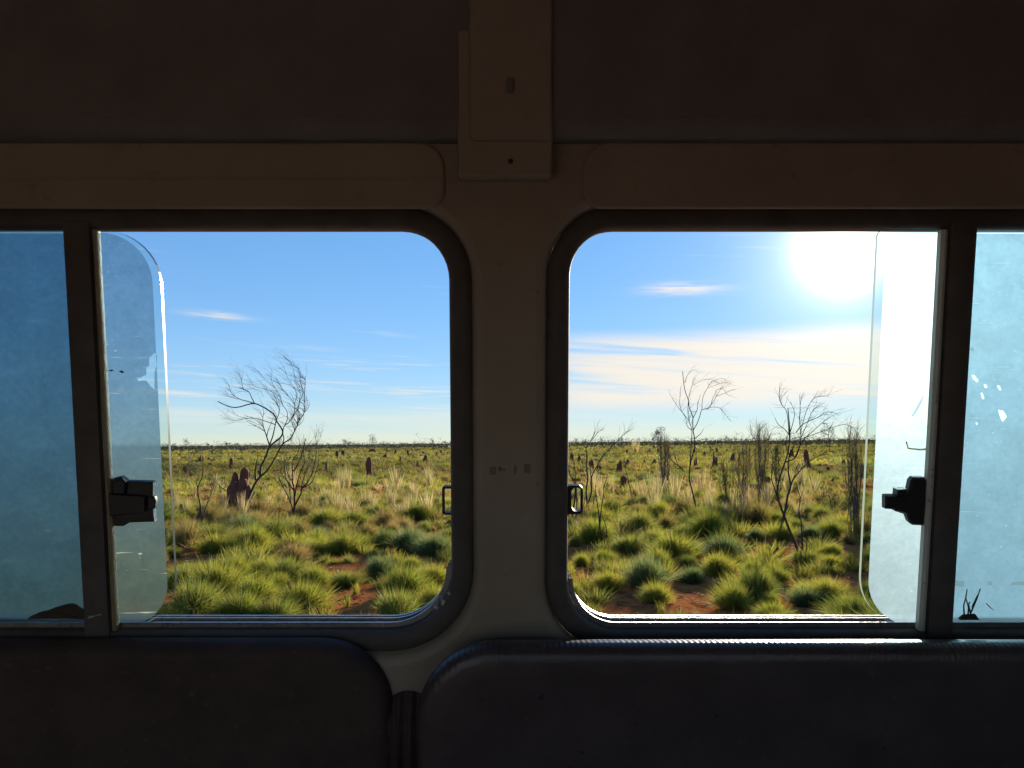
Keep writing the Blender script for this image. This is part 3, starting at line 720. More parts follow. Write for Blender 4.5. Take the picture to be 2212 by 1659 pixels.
def traced_tree(name, label, cat, conv, branches, r0, twig, seed, depth_amp=0.35, mat='bark', group=None):
    """branches: polylines in picture coordinates with start width; the depth of each branch is its own, starting on its parent"""
    rg = np.random.default_rng(seed)
    base_px = conv(*branches[0][0]); g = ground(*base_px); Y = g.y
    done = []; trunk = []; fine = []
    hpx = None
    for bi, br in enumerate(branches):
        px = smooth_line(br, 4)
        P0 = np.array([at_depth(*conv(*p), Y) for p in px])
        if bi == 0: y_off = 0.0; rs_ = r0; P0[0][2] = -0.05
        else:
            best = min(((np.linalg.norm(q[j][[0, 2]] - P0[0][[0, 2]]), q[j][1] - Y, rr[j]) for q, rr in done for j in range(len(q))), key=lambda z: z[0])
            y_off = best[1]; rs_ = min(best[2] * 0.9, r0 * 0.75) if best[0] < 0.25 else r0 * 0.6
        seg = np.concatenate([[0], np.cumsum(np.linalg.norm(np.diff(P0, axis=0), axis=1))])
        slope = rg.normal(0, depth_amp) if bi else rg.normal(0, 0.05)
        wob = rg.normal(0, 0.04) * np.sin(seg * rg.uniform(1.5, 3.0))
        dy = y_off + slope * seg * 0.6 + wob
        # move along the sight line so the outline stays the traced one
        P1 = np.array([np.array(CAMP) + (p - np.array(CAMP)) * ((Y + q) / Y) for p, q in zip(P0, dy)])
        tt = seg / seg[-1]
        end = max(0.0028, rs_ * (0.30 if bi == 0 else 0.22))
        rad = rs_ + (end - rs_) * tt ** 0.8
        done.append((P1, rad)); trunk.append((P1, rad))
    # twigs
    cand = [(P1, rad) for P1, rad in done]
    total = twig['n']
    wts = np.array([np.linalg.norm(np.diff(p, axis=0), axis=1).sum() * (p[:, 2].mean() > twig.get('zmin', 0)) for p, _ in cand]) + 1e-6
    wts[0] *= twig.get('trunk_w', 0.15)
    wts /= wts.sum()
    for _ in range(total):
        P1, rad = cand[rg.choice(len(cand), p=wts)]
        j = int(len(P1) * rg.uniform(0.35, 1.0)) ; j = min(max(j, 1), len(P1) - 1)
        if P1[j][2] < twig.get('zmin', 0): continue
        tg = P1[j] - P1[j - 1]; tg /= np.linalg.norm(tg) + 1e-9
        wind = np.array(twig['wind'], float)
        L = twig['len'] * rg.uniform(0.35, 1.15); ns = 6
        dirv = tg * 0.7 + rg.normal(0, 0.45, 3) + wind * 0.35; dirv /= np.linalg.norm(dirv)
        p = P1[j].copy(); pts = [p.copy()]
        for s in range(ns):
            dirv = dirv + wind * twig.get('bend', 0.25) + rg.normal(0, 0.10, 3) + np.array([0, 0, -twig.get('droop', 0.0)])
            dirv /= np.linalg.norm(dirv); p = p + dirv * L / ns; pts.append(p.copy())
        r_ = min(rad[j] * 0.6, twig['r'])
        fine.append((np.array(pts), np.linspace(r_, r_ * 0.4, ns + 1)))
        if rg.random() < 0.6:
            q = pts[3]; d2 = dirv + rg.normal(0, 0.5, 3); d2 /= np.linalg.norm(d2)
            fine.append((np.array([q + d2 * L * 0.12 * s + wind * 0.02 * s for s in range(4)]), np.linspace(r_ * 0.6, r_ * 0.35, 4)))
    root = empty(name, (g.x, g.y, 0)); tag(root, label, cat, group)
    off = np.array([g.x, g.y, 0.0])
    v_, f_ = tubes(trunk, 6); link('trunk', np_mesh('trunk', np.array(v_) - off, f_, True, k=4), root, M[mat])
    if fine:
        v_, f_ = tubes(fine, 3); tag(link('twigs', np_mesh('twigs', np.array(v_) - off, f_, True, k=4), root, M[mat]), kind='stuff')
    return root
def zc(ox, oy, sc): return lambda x, y: ((ox + x / sc) * 0.78551, (oy + y / sc) * 0.78551)
Z7 = zc(560, 950, 3.3175); Z8 = zc(760, 1180, 5.925); ZA = zc(440, 900, 2.023); Z5 = zc(1840, 1000, 3.770); Z6 = zc(2080, 1040, 2.860); ZH = zc(1550, 1150, 4.048)
ZL = zc(450, 1150, 2.765); ZR = zc(1550, 1150, 2.633); ZB = zc(1540, 940, 2.127)

traced_tree('bare_tree', 'bare wind-bent tree leaning beside the twin-headed termite mound', 'tree', Z7, [
    [(375, 1530), (405, 1400), (440, 1320), (480, 1240), (515, 1195), (520, 1110), (560, 1030), (600, 930), (650, 880), (700, 840), (722, 790), (700, 740), (665, 690), (650, 640), (590, 590), (530, 555), (465, 530), (400, 540), (330, 560), (270, 565), (200, 545), (130, 510)],
    [(515, 1195), (570, 1150), (620, 1080), (670, 990), (720, 900), (790, 850), (840, 760), (870, 690), (910, 630), (925, 560), (920, 470), (925, 380), (925, 310), (895, 290)],
    [(720, 900), (732, 850), (722, 795), (738, 730), (775, 705), (820, 630), (830, 540), (780, 470), (720, 400), (690, 340), (660, 300)],
    [(735, 735), (762, 680), (760, 600), (720, 540), (700, 470), (650, 390), (620, 320), (625, 230)],
    [(775, 705), (800, 670), (850, 600), (870, 520), (880, 430), (850, 360), (830, 280), (815, 200), (790, 140)],
    [(870, 690), (860, 600), (880, 500), (910, 420), (880, 330), (880, 240), (830, 180), (770, 130), (720, 90)],
    [(600, 910), (575, 830), (545, 740), (540, 660), (552, 615)], [(575, 830), (590, 770), (620, 700), (640, 650)],
    [(600, 910), (630, 830), (650, 740), (665, 680), (690, 600), (670, 520), (640, 440)],
    [(465, 530), (440, 480), (410, 420), (360, 390), (345, 310), (325, 265)], [(465, 530), (400, 510), (330, 490), (270, 450), (240, 400), (235, 360)],
    [(650, 720), (560, 690), (480, 665), (400, 665), (320, 680), (260, 680), (210, 650)], [(400, 665), (330, 650), (285, 620), (265, 590)],
    [(475, 1225), (470, 1150), (485, 1060), (497, 970)], [(700, 470), (640, 430), (560, 400), (480, 380), (420, 330)], [(650, 390), (560, 310), (500, 240), (450, 200)],
    [(830, 540), (850, 450), (820, 380), (770, 300), (740, 220), (700, 150)], [(545, 470), (520, 420), (470, 400), (400, 390)]],
    0.038, dict(n=330, wind=(-0.75, 0.0, 0.30), len=0.50, r=0.0072, bend=0.22, zmin=2.0, trunk_w=0.25), 3, 0.25)
traced_tree('bare_shrub', 'leafless many-stemmed shrub fanning upward among pale straw grass', 'shrub', Z8, [
    [(285, 1500), (275, 1380), (290, 1300), (295, 1150), (285, 950), (260, 850), (265, 700), (310, 650), (370, 520), (420, 400), (450, 260), (480, 160)],
    [(280, 1450), (255, 1270), (235, 1210), (180, 1080), (110, 950), (30, 780)],
    [(300, 1250), (340, 1170), (400, 1050), (420, 960), (500, 880), (570, 750), (600, 640), (640, 470), (650, 250), (640, 150), (655, 90)], [(650, 250), (690, 160), (720, 110)],
    [(300, 1100), (330, 930), (370, 760), (430, 620), (460, 540), (440, 350), (460, 250)], [(410, 960), (430, 850), (480, 700), (520, 600), (545, 400), (530, 220)],
    [(285, 1000), (200, 880), (150, 790), (135, 640), (130, 480), (165, 400)], [(260, 850), (190, 740), (160, 600), (200, 480)], [(420, 960), (550, 890), (620, 770), (680, 560), (690, 400)],
    [(265, 700), (255, 600), (270, 500), (340, 400), (370, 300), (370, 150)], [(235, 1210), (215, 1000), (190, 880), (95, 740), (85, 620)]],
    0.030, dict(n=130, wind=(0.0, 0.0, 0.5), len=0.42, r=0.0045, bend=0.15, zmin=0.5), 8, 0.3)
traced_tree('burnt_shrub', 'thin burnt two-stemmed shrub left of the twin-headed termite mound', 'shrub', ZA, [
    [(230, 1120), (225, 1000), (210, 900), (235, 830), (240, 770), (235, 720)], [(230, 1100), (250, 1020), (275, 950), (300, 880), (298, 840), (280, 810)], [(280, 920), (300, 850)], [(212, 900), (205, 860), (225, 790)]],
    0.024, dict(n=22, wind=(0, 0, 0.4), len=0.3, r=0.004, zmin=0.4), 9, 0.25)
traced_tree('fallen_branch', 'forked dead branch leaning against the twin-headed mound', 'branch', Z7, [
    [(240, 1420), (225, 1345), (180, 1310), (120, 1260), (95, 1230)], [(180, 1310), (215, 1240)], [(150, 1285), (140, 1250)]],
    0.020, dict(n=8, wind=(-.3, 0, 0.3), len=0.25, r=0.004), 10, 0.2)
traced_tree('bare_tree', 'slender bare sapling with arching top twigs against the cream clouds', 'tree', Z5, [
    [(300, 1660), (285, 1530), (265, 1430), (235, 1300), (210, 1200), (215, 1080), (240, 960), (265, 880), (265, 780), (250, 700), (245, 600), (245, 550), (205, 440), (200, 380), (165, 280), (150, 180), (140, 80)],
    [(215, 1080), (225, 900), (235, 780), (235, 680), (210, 600), (195, 500), (200, 380), (215, 300), (240, 220), (245, 190), (270, 140)],
    [(210, 600), (150, 520), (90, 450), (40, 370), (5, 310)],
    [(250, 690), (290, 620), (320, 540), (340, 480), (400, 460), (470, 380), (490, 340), (570, 310), (640, 275), (700, 265)],
    [(340, 480), (345, 380), (370, 300), (400, 250), (430, 200), (490, 165), (560, 155), (590, 180)], [(400, 250), (480, 225), (570, 195), (650, 205)],
    [(245, 225), (300, 195), (350, 170), (420, 165), (500, 190)], [(390, 470), (450, 450), (520, 460), (560, 500), (640, 600)], [(205, 590), (160, 540), (125, 480), (110, 400), (120, 240)],
    [(265, 780), (330, 720), (360, 670)], [(165, 200), (190, 120), (240, 70), (280, 65)], [(250, 560), (290, 480), (300, 400), (330, 320)], [(490, 340), (530, 270), (560, 230)], [(235, 690), (190, 650), (170, 560)], [(420, 460), (460, 350), (500, 270), (560, 265), (600, 320)]],
    0.020, dict(n=110, wind=(0.45, 0.0, 0.1), len=0.28, r=0.0045, bend=0.14, zmin=1.3), 12, 0.25)
traced_tree('bare_tree', 'forked bare tree rising from a spinifex tussock near the pale sliding pane', 'tree', Z6, [
    [(345, 1430), (325, 1350), (270, 1220), (210, 1060), (175, 960), (165, 880), (185, 780), (215, 690), (245, 600), (258, 520), (265, 440), (258, 340), (248, 235)],
    [(262, 480), (240, 270), (200, 210), (180, 140), (185, 60)], [(225, 660), (300, 630), (335, 560), (350, 460), (340, 340), (345, 250), (340, 130)],
    [(345, 440), (380, 300), (420, 200), (470, 150), (560, 140)], [(310, 430), (370, 360), (480, 310), (560, 265), (650, 285)],
    [(300, 630), (360, 500), (430, 430), (520, 350), (590, 300)], [(268, 420), (290, 340), (300, 270), (270, 190)], [(350, 470), (390, 380), (440, 260), (500, 215)],
    [(345, 480), (400, 460), (500, 425), (620, 380), (700, 365), (760, 390)], [(175, 960), (140, 860), (120, 780), (130, 640), (110, 560)], [(262, 450), (220, 400), (170, 360), (145, 310)]],
    0.021, dict(n=130, wind=(0.35, 0.0, 0.15), len=0.24, r=0.0042, bend=0.14, zmin=0.8), 14, 0.25)
traced_tree('burnt_shrub', 'short burnt stems standing beside the forked bare tree trunk', 'shrub', Z6, [
    [(372, 1430), (378, 1395), (360, 1300), (355, 1150), (335, 1050), (345, 940), (325, 870)], [(375, 1395), (392, 1380), (398, 1250)], [(360, 1300), (375, 1160)], [(345, 950), (370, 880)], [(365, 1350), (330, 1300), (335, 1220)]],
    0.016, dict(n=14, wind=(0, 0, 0.3), len=0.2, r=0.003), 15, 0.2)
traced_tree('bare_tree', 'dark leaning dead trunk behind the forked bare tree', 'tree', Z6, [
    [(185, 1190), (225, 1050), (245, 930), (268, 850), (250, 720), (262, 600), (285, 560), (290, 500)], [(262, 620), (230, 520), (240, 450)], [(268, 850), (300, 780), (370, 700), (440, 640), (520, 600)]],
    0.030, dict(n=60, wind=(0.2, 0, 0.2), len=0.4, r=0.004, zmin=0.8), 16, 0.2)
traced_tree('burnt_shrub', 'burnt forked stems just right of the metal catch loop', 'shrub', ZH, [
    [(462, 1425), (410, 1270), (400, 1170), (380, 980), (350, 830), (355, 745)], [(405, 1170), (420, 1000), (440, 880), (445, 770), (485, 650)], [(425, 900), (470, 850)], [(486, 1432), (475, 1230), (440, 1120), (425, 1080)]],
    0.018, dict(n=8, wind=(0, 0, 0.3), len=0.15, r=0.003), 17, 0.2)
traced_tree('burnt_stick', 'single short burnt stick standing in green tussocks', 'stick', ZH, [[(598, 1420), (625, 1330), (635, 1250), (630, 1140)], [(628, 1300), (640, 1240)]], 0.013, dict(n=4, wind=(0, 0, .3), len=0.1, r=0.002), 18, 0.1)
traced_tree('burnt_shrub', 'tall burnt shrub with long bare arms behind the metal catch loop', 'shrub', ZH, [
    [(300, 1125), (265, 960), (250, 820), (265, 690), (255, 540), (260, 400), (250, 330), (320, 220), (350, 140)], [(270, 950), (310, 820), (310, 660), (390, 500), (440, 420), (520, 330), (640, 210), (715, 140)],
    [(250, 330), (210, 300), (190, 280)], [(320, 240), (380, 160), (455, 110)], [(300, 1100), (330, 960), (340, 850)], [(310, 700), (295, 560)], [(265, 960), (225, 1000), (235, 880)]],
    0.026, dict(n=60, wind=(0.2, 0, 0.3), len=0.35, r=0.0035, zmin=1.0), 19, 0.25)
traced_tree('burnt_shrub', 'crooked burnt stems partly hidden by the pillar and catch loop', 'shrub', ZH, [
    [(72, 1200), (100, 1060), (130, 830), (110, 700), (60, 600), (40, 400), (45, 50)], [(85, 1180), (140, 1080), (145, 900), (135, 700), (120, 530), (95, 400), (60, 310)], [(120, 530), (100, 500)], [(60, 600), (20, 480)]],
    0.022, dict(n=40, wind=(0.0, 0, 0.3), len=0.3, r=0.0035, zmin=0.6), 20, 0.25)
traced_tree('burnt_shrub', 'thin burnt stems in front of the leaning slab-shaped mound', 'shrub', ZH, [
    [(765, 905), (740, 780), (700, 620), (670, 430)], [(760, 900), (775, 820), (800, 760)], [(820, 860), (830, 720), (860, 620)]], 0.018, dict(n=16, wind=(0, 0, .3), len=0.3, r=0.003), 21, 0.2)
traced_tree('fallen_branch', 'dead branches lying in the grass left of the slender sapling', 'branch', ZR, [
    [(880, 400), (850, 360), (810, 330), (770, 290)], [(850, 360), (820, 365), (790, 320)], [(830, 345), (810, 290), (805, 250)]], 0.05, dict(n=24, wind=(0, 0, .3), len=0.4, r=0.008), 22, 0.2)
traced_tree('burnt_stick', 'bare grey stalk standing in the straw grass by the tall column mound', 'stick', ZL, [[(1785, 520), (1795, 430), (1800, 340), (1800, 290)], [(1798, 330), (1785, 310)], [(1798, 330), (1812, 300)]], 0.016, dict(n=10, wind=(0, 0, .3), len=0.2, r=0.004), 23, 0.2)

# wispy drooping shrubs with needle twigs
def wispy(name, label, conv, x, yb_, ytop, width, nst, seed, col=(0.12, 0.11, 0.068), needles=900, nl=0.35):
    rg = np.random.default_rng(seed)
    g = ground(*conv(x, yb_)); Y = g.y
    top = at_depth(*conv(x, ytop), Y); H = top.z
    wd = (at_depth(*conv(x + width, yb_), Y) - at_depth(*conv(x, yb_), Y)).x / 2
    st = []; nst = nst * 2; needles = int(needles * 0.62)
    for i in range(nst):
        a_ = rg.uniform(0, 2 * math.pi); rad = wd * math.sqrt(rg.uniform(0.02, 1)); h = H * rg.uniform(0.72, 1.0)
        p0 = np.array([g.x + rg.normal(0, 0.06), g.y + rg.normal(0, 0.06), -0.05])
        p3 = np.array([g.x + rad * math.cos(a_), g.y + rad * math.sin(a_), h])
        pts = [p0, p0 + (p3 - p0) * np.array([0.5, 0.5, 0.3]) + rg.normal(0, 0.03, 3), p0 + (p3 - p0) * np.array([0.85, 0.85, 0.65]) + rg.normal(0, 0.04, 3), p3]
        L = smooth_line(pts, 5); st.append((L, np.linspace(0.0078 * rg.uniform(0.6, 1.3), 0.0025, len(L))))
    V0 = []; F0 = []; C0 = []
    for i in range(needles):
        L, _ = st[rg.integers(nst)]; j = rg.integers(int(len(L) * 0.42), len(L))
        p = L[j]; d_ = rg.normal(0, 1, 3); d_[:2] *= 0.42; d_[2] = abs(d_[2]) * 0.6 + 0.75; d_ /= np.linalg.norm(d_)
        l_ = nl * rg.uniform(0.4, 1.1); w_ = 0.0052 * max(1.0, Y / 16)
        q1 = p + d_ * l_ * 0.6; q2 = q1 + (d_ * 0.9 + np.array([0.25 + rg.normal(0, .2), 0, -0.25])) * l_ * 0.5
        sd = np.cross(d_, rg.normal(0, 1, 3)); sd /= np.linalg.norm(sd) + 1e-9
        b = len(V0); V0 += [p - sd * w_ / 2, p + sd * w_ / 2, q1 + sd * w_ / 2, q1 - sd * w_ / 2, q2]
        F0 += [(b, b + 1, b + 2), (b, b + 2, b + 3), (b + 3, b + 2, b + 4)]
        c = np.array(col) * rg.uniform(0.6, 1.4); C0 += [c] * 5
    root = empty(name, (g.x, g.y, 0)); tag(root, label, 'shrub')
    off = np.array([g.x, g.y, 0])
    v_, f_ = tubes(st, 5); link('stems', np_mesh('stems', np.array(v_) - off, f_, True, k=4), root, M['bark_grey'])
    tag(link('foliage', np_mesh('foliage', np.array(V0) - off, F0, False, np.array(C0)), root, M['foliage']), kind='stuff')
    return root
wispy('wispy_shrub', 'tall wispy shrub with drooping needle twigs beside the pale sliding pane', Z6, 780, 1200, 395, 150, 13, 31, needles=1100)
wispy('wispy_shrub', 'dense dark needle shrub growing behind the big pale straw fan', ZR, 735, 590, 110, 110, 9, 32, (0.10, 0.08, 0.068), 1000, 0.4)
wispy('wispy_shrub', 'broad grey-green needle shrub whose stems part around a dark mound', ZR, 1430, 640, 60, 150, 10, 33, (0.12, 0.11, 0.07), 1100, 0.4)
wispy('wispy_shrub', 'slanting needle shrub between the slender sapling and the broad needle shrub', ZR, 1300, 660, 190, 130, 9, 34, (0.13, 0.105, 0.07), 900, 0.38)
wispy('wispy_shrub', 'low arching needle shrub with straw stalks around its foot', ZR, 1190, 660, 310, 140, 7, 35, (0.06, 0.062, 0.034), 420, 0.3)
wispy('wispy_shrub', 'thin needle shrub standing close behind the forked bare tree', ZR, 1560, 600, 170, 90, 7, 36, (0.055, 0.058, 0.034), 600, 0.35)

# leafy bushes: many small leaf faces through the crown
def leafy(rg, R_, H_, n, size, col, lift=0.25, clumps=9):
    cc = rg.normal(0, 1, (clumps, 3)) * np.array([R_ * 0.45, R_ * 0.45, H_ * 0.20]) + np.array([0, 0, H_ * (lift + (1 - lift) * 0.5)])
    cr = rg.uniform(0.22, 0.42, clumps) * R_
    ci = rg.integers(0, clumps, n)
    d_ = rg.normal(0, 1, (n, 3)); d_ /= np.linalg.norm(d_, axis=1, keepdims=True)
    c = cc[ci] + d_ * (cr[ci] * rg.uniform(0.3, 1.05, n) ** 0.6)[:, None] * np.array([1, 1, 0.85])
    c[:, 2] = np.clip(c[:, 2], H_ * 0.06, H_)
    a_ = rg.normal(0, 1, (n, 3)); a_ /= np.linalg.norm(a_, axis=1, keepdims=True)
    b_ = np.cross(a_, rg.normal(0, 1, (n, 3))); b_ /= np.linalg.norm(b_, axis=1, keepdims=True)
    s = size * rg.uniform(0.6, 1.4, n)[:, None]
    v = np.stack([c - a_ * s, c + b_ * s * 0.35, c + a_ * s], axis=1).reshape(-1, 3)
    f = np.arange(3 * n).reshape(-1, 3)
    k = np.repeat(np.array(col) * rg.uniform(0.55, 1.4, n)[:, None], 3, axis=0)
    return v, f, k
def bush_mesh(seed, R_=1.0, H_=1.0, n=900, size=0.07, col=(0.06, 0.07, 0.035), lift=0.1):
    v, f, k = leafy(np.random.default_rng(seed), R_, H_, n, size, col, lift); return np_mesh('foliage', v, f, False, k)
def stems_mesh(seed, R_, H_, n=7, r=0.02):
    rg = np.random.default_rng(seed); st = []
    for i in range(n):
        a_ = rg.uniform(0, 6.28); e = np.array([R_ * 0.6 * math.cos(a_) * rg.uniform(.2, 1), R_ * 0.6 * math.sin(a_) * rg.uniform(.2, 1), H_ * rg.uniform(0.6, 0.95)])
        L = smooth_line([np.array([0, 0, -0.05]), e * np.array([.35, .35, .5]) + rg.normal(0, .04, 3), e], 4); st.append((L, np.linspace(r, r * 0.3, len(L))))
    v, f = tubes(st, 5); return np_mesh('stems', v, f, True, k=4)
bushes = [(bush_mesh(40 + i, 1.0, 1.0, 1000, 0.06, c, 0.08), stems_mesh(50 + i, 1, 1)) for i, c in enumerate(((0.055, 0.062, 0.036), (0.07, 0.078, 0.034), (0.045, 0.042, 0.036)))]
def place_bush(name, conv, x, yb_, w, h, var, label, group=None, cat='bush'):
    g = ground(*conv(x, yb_)); Y = g.y
    A = at_depth(*conv(x - w / 2, yb_), Y); B = at_depth(*conv(x + w / 2, yb_), Y); T = at_depth(*conv(x, yb_ - h), Y)
    o = empty(name, (g.x, g.y, 0), random.uniform(0, 6.28))
    o.scale = ((B.x - A.x) / 2, (B.x - A.x) / 2, max(T.z, 0.2))
    tag(o, label, cat, group)
    fm, sm_ = bushes[var]
    link('foliage', fm, o); link('stems', sm_, o)
    return o
for fm, sm_ in bushes:
    fm.materials.append(M['foliage']); sm_.materials.append(M['bark'])
place_bush('leafy_bush', ZL, 205, 460, 150, 165, 0, 'feathery grey-green bush beside a small mound at the far left of the plain')
place_bush('leafy_bush', ZL, 745, 585, 110, 80, 2, 'low dead grey bush just right of the bent tree trunk')
place_bush('leafy_bush', ZR, 1950, 700, 260, 200, 1, 'low bright green leafy shrub beside the wispy shrub at the pale pane')
place_bush('leafy_bush', ZR, 460, 670, 140, 60, 2, 'low dull grey bush at the foot of the straw fan')
place_bush('leafy_bush', ZR, 1720, 520, 110, 70, 1, 'small rounded green bush behind the forked bare tree')
FARB = 'dark low bush on the plain short of the horizon'
for (x, y, w, h, v_) in ((440, 285, 40, 50, 0), (680, 275, 50, 34, 0), (590, 258, 110, 40, 2), (370, 270, 70, 40, 0), (1090, 262, 120, 46, 0), (1245, 262, 40, 26, 1), (905, 278, 60, 28, 0), (1450, 280, 60, 26, 1), (1470, 330, 40, 18, 2), (1920, 255, 70, 36, 0), (2050, 250, 50, 40, 0), (2150, 245, 60, 44, 2), (140, 255, 110, 40, 2), (250, 262, 60, 34, 0), (1700, 262, 40, 30, 1), (1840, 262, 30, 26, 0)):
    place_bush('plain_bush', ZL, x, y, w, h, v_, FARB, 'dark bushes on the plain')
for (x, y, w, h, v_) in ((70, 205, 80, 36, 0), (200, 215, 70, 34, 2), (330, 210, 80, 40, 0), (420, 225, 60, 40, 2), (560, 205, 90, 36, 0), (640, 200, 50, 30, 1), (820, 205, 110, 40, 2), (900, 205, 60, 40, 1), (1300, 205, 90, 36, 0), (1480, 200, 70, 34, 1), (1760, 205, 60, 36, 2), (2100, 205, 80, 40, 0), (1400, 205, 60, 34, 2), (1240, 200, 50, 24, 0), (1600, 200, 70, 30, 0), (1990, 210, 40, 22, 1)):
    place_bush('plain_bush', ZR, x, y, w, h, v_, FARB, 'dark bushes on the plain')

# small trees towards the horizon
def tree_meshes(seed, col, airy=False):
    rg = np.random.default_rng(seed)
    trunk = smooth_line([np.array([0, 0, -0.03]), np.array([0.03, 0, 0.25]), np.array([-0.02, 0.02, 0.5]), np.array([0.02, 0, 0.8])], 4)
    st = [(trunk, np.linspace(0.035, 0.012, len(trunk)))]
    for i in range(9):
        j = rg.integers(5, len(trunk)); a_ = rg.uniform(0, 6.28); p = trunk[j]
        e = p + np.array([math.cos(a_) * 0.3, math.sin(a_) * 0.3, rg.uniform(0.1, 0.3)])
        st.append((smooth_line([p, (p + e) / 2 + np.array([0, 0, -0.02]), e], 3), np.linspace(0.014, 0.005, 7)))
    v, f = tubes(st, 5); tm = np_mesh('trunk', v, f, True, k=4); tm.materials.append(M['bark_grey'])
    v, f, k = leafy(rg, 0.45, 1.0, 700 if airy else 1000, 0.035, col, 0.38, 12); cm = np_mesh('crown', v, f, False, k); cm.materials.append(M['foliage'])
    return tm, cm
trees = [tree_meshes(60, (0.06, 0.065, 0.036), True), tree_meshes(61, (0.05, 0.058, 0.032)), tree_meshes(62, (0.07, 0.075, 0.045), True)]
def far_tree(conv, x, yb_, h, w, var, label, group=None, dist=None):
    if dist is None: g = ground(*conv(x, yb_)); Y = g.y
    else:
        Y = dist; q = at_depth(*conv(x, yb_), Y); g = Vector((q.x, Y, 0))
    T = at_depth(*conv(x, yb_ - h), Y); A = at_depth(*conv(x, yb_), Y); B = at_depth(*conv(x + w, yb_), Y)
    o = empty('plain_tree', (g.x, g.y, 0), random.uniform(0, 6.28)); s = max(T.z, 0.5)
    ws = max((B.x - A.x) / 0.9, 0.3)
    o.scale = (ws, ws, s); tag(o, label, 'tree', group)
    link('trunk', trees[var][0], o); link('crown', trees[var][1], o)
far_tree(ZL, 1590, 258, 132, 62, 0, 'lone thin tree on the left plain standing above a dark mound')
far_tree(ZR, 685, 215, 150, 110, 1, 'round-crowned tree above the dense dark needle shrub')
far_tree(ZR, 1925, 238, 200, 105, 0, 'shaggy tree on the right plain near the pale sliding pane')
HT = 'tiny tree breaking the far horizon line'
for (x, h, w, v_) in ((170, 36, 40, 0), (335, 14, 34, 1), (475, 20, 36, 1), (560, 12, 30, 0), (880, 40, 60, 2), (970, 60, 50, 2), (1380, 32, 44, 1), (1412, 20, 40, 1), (1700, 14, 24, 0), (1905, 20, 26, 0), (1960, 14, 20, 0), (2045, 34, 32, 1), (2140, 24, 36, 0), (2180, 16, 26, 2), (1250, 12, 30, 1), (660, 12, 20, 0), (80, 10, 24, 1)):
    far_tree(ZL, x, 214, h * 1.35 + 10, w * 1.15, v_, HT, 'tiny horizon trees', 420)
for (x, h, w, v_) in ((275, 14, 22, 1), (420, 16, 30, 1), (545, 14, 20, 0), (650, 16, 46, 1), (815, 12, 24, 0), (1035, 14, 24, 1), (1180, 26, 26, 0), (1245, 14, 30, 1), (1320, 12, 26, 1), (1480, 14, 40, 1), (1850, 10, 36, 1), (2060, 12, 30, 1), (2130, 40, 40, 2), (90, 10, 26, 1), (1385, 16, 30, 0), (2000, 12, 20, 0)):
    far_tree(ZR, x, 168, h * 1.35 + 10, w * 1.15, v_, HT, 'tiny horizon trees', 420)

# far scrub belt along the horizon: one mass
rg = np.random.default_rng(70)
VV, FF, CC = [], [], []; nb = 0
for i in range(2600):
    a_ = rg.uniform(R(-48), R(48)); d_ = rg.choice([260, 330, 430, 560, 760, 1050]) * rg.uniform(0.85, 1.15)
    h = rg.uniform(0.8, 3.0) * (1.25 if a_ > 0 else 1.0) * (1 if d_ < 500 else 1.25); w = h * rg.uniform(0.8, 2.6)
    if rg.random() < 0.06: h *= 1.9
    n = 46
    v, f, k = leafy(rg, w, h, n, 0.30 * max(1, d_ / 420), (0.040, 0.038, 0.028), 0.05, 5)
    v = v + np.array([d_ * math.sin(a_), d_ * math.cos(a_), 0])
    VV.append(v); FF.append(f + nb); CC.append(k); nb += len(v)
tag(link('far_scrub', np_mesh('far_scrub', np.concatenate(VV), np.concatenate(FF), False, np.concatenate(CC)), None, M['foliage']),
    'dark belt of low scrub along the horizon', 'scrub', kind='stuff')

# ------------------------------------------------------------------ termite mounds
def mound_mesh(seed, lobes, segs=14, rings=12):
    """lobes: (x, y, radius, height, taper) in units of the mound's own size"""
    V_, F_ = [], []
    for li, (lx, ly, rad, h, tp) in enumerate(lobes):
        b = len(V_)
        for i in range(rings + 1):
            s = i / rings; z = -0.06 + (h + 0.06) * s
            prof = (1 - tp * s) * (1.0 if s < 0.8 else math.sqrt(max(0.0, 1 - ((s - 0.8) / 0.2) ** 2)) * 0.98 + 0.02)
            for k in range(segs):
                a_ = 2 * math.pi * k / segs
                p = Vector((math.cos(a_), math.sin(a_), s * 2.2))
                n_ = 1 + 0.22 * noise.noise(p * 1.3 + Vector((seed, li * 3.3, 0))) + 0.16 * noise.noise(p * 3.1 + Vector((seed * 2, li, 5))) + 0.10 * math.sin(s * 9 + seed + li)
                dx = 0.10 * rad * math.sin(s * 4 + seed)
                V_.append((lx + dx + rad * prof * n_ * math.cos(a_), ly + rad * prof * n_ * math.sin(a_), z + 0.02 * noise.noise(p * 4 + Vector((0, seed, 0)))))
        for i in range(rings):
            for k in range(segs):
                j = (k + 1) % segs
                F_.append((b + i * segs + k, b + i * segs + j, b + (i + 1) * segs + j, b + (i + 1) * segs + k))
    me = np_mesh('termite_mound', V_, F_, True, k=4); me.materials.append(M['mound']); return me
cone = [mound_mesh(s, [(0, 0, 0.5, 1.0, 0.55)]) for s in (1, 4, 9)]
column = [mound_mesh(s, [(0, 0, 0.5, 1.0, 0.25)]) for s in (2, 6)]
dome = [mound_mesh(s, [(0, 0, 0.5, 1.0, 0.35), (0.2, 0.1, 0.3, 0.6, 0.4)]) for s in (3, 7)]
double = [mound_mesh(s, [(-0.2, 0, 0.26, 0.75, 0.5), (0.18, 0.05, 0.30, 1.0, 0.6), (0.0, 0.0, 0.42, 0.4, 0.4)]) for s in (5, 8)]
spire = [mound_mesh(11, [(-0.15, 0, 0.34, 1.0, 0.85), (0.22, 0, 0.26, 0.68, 0.5)])]
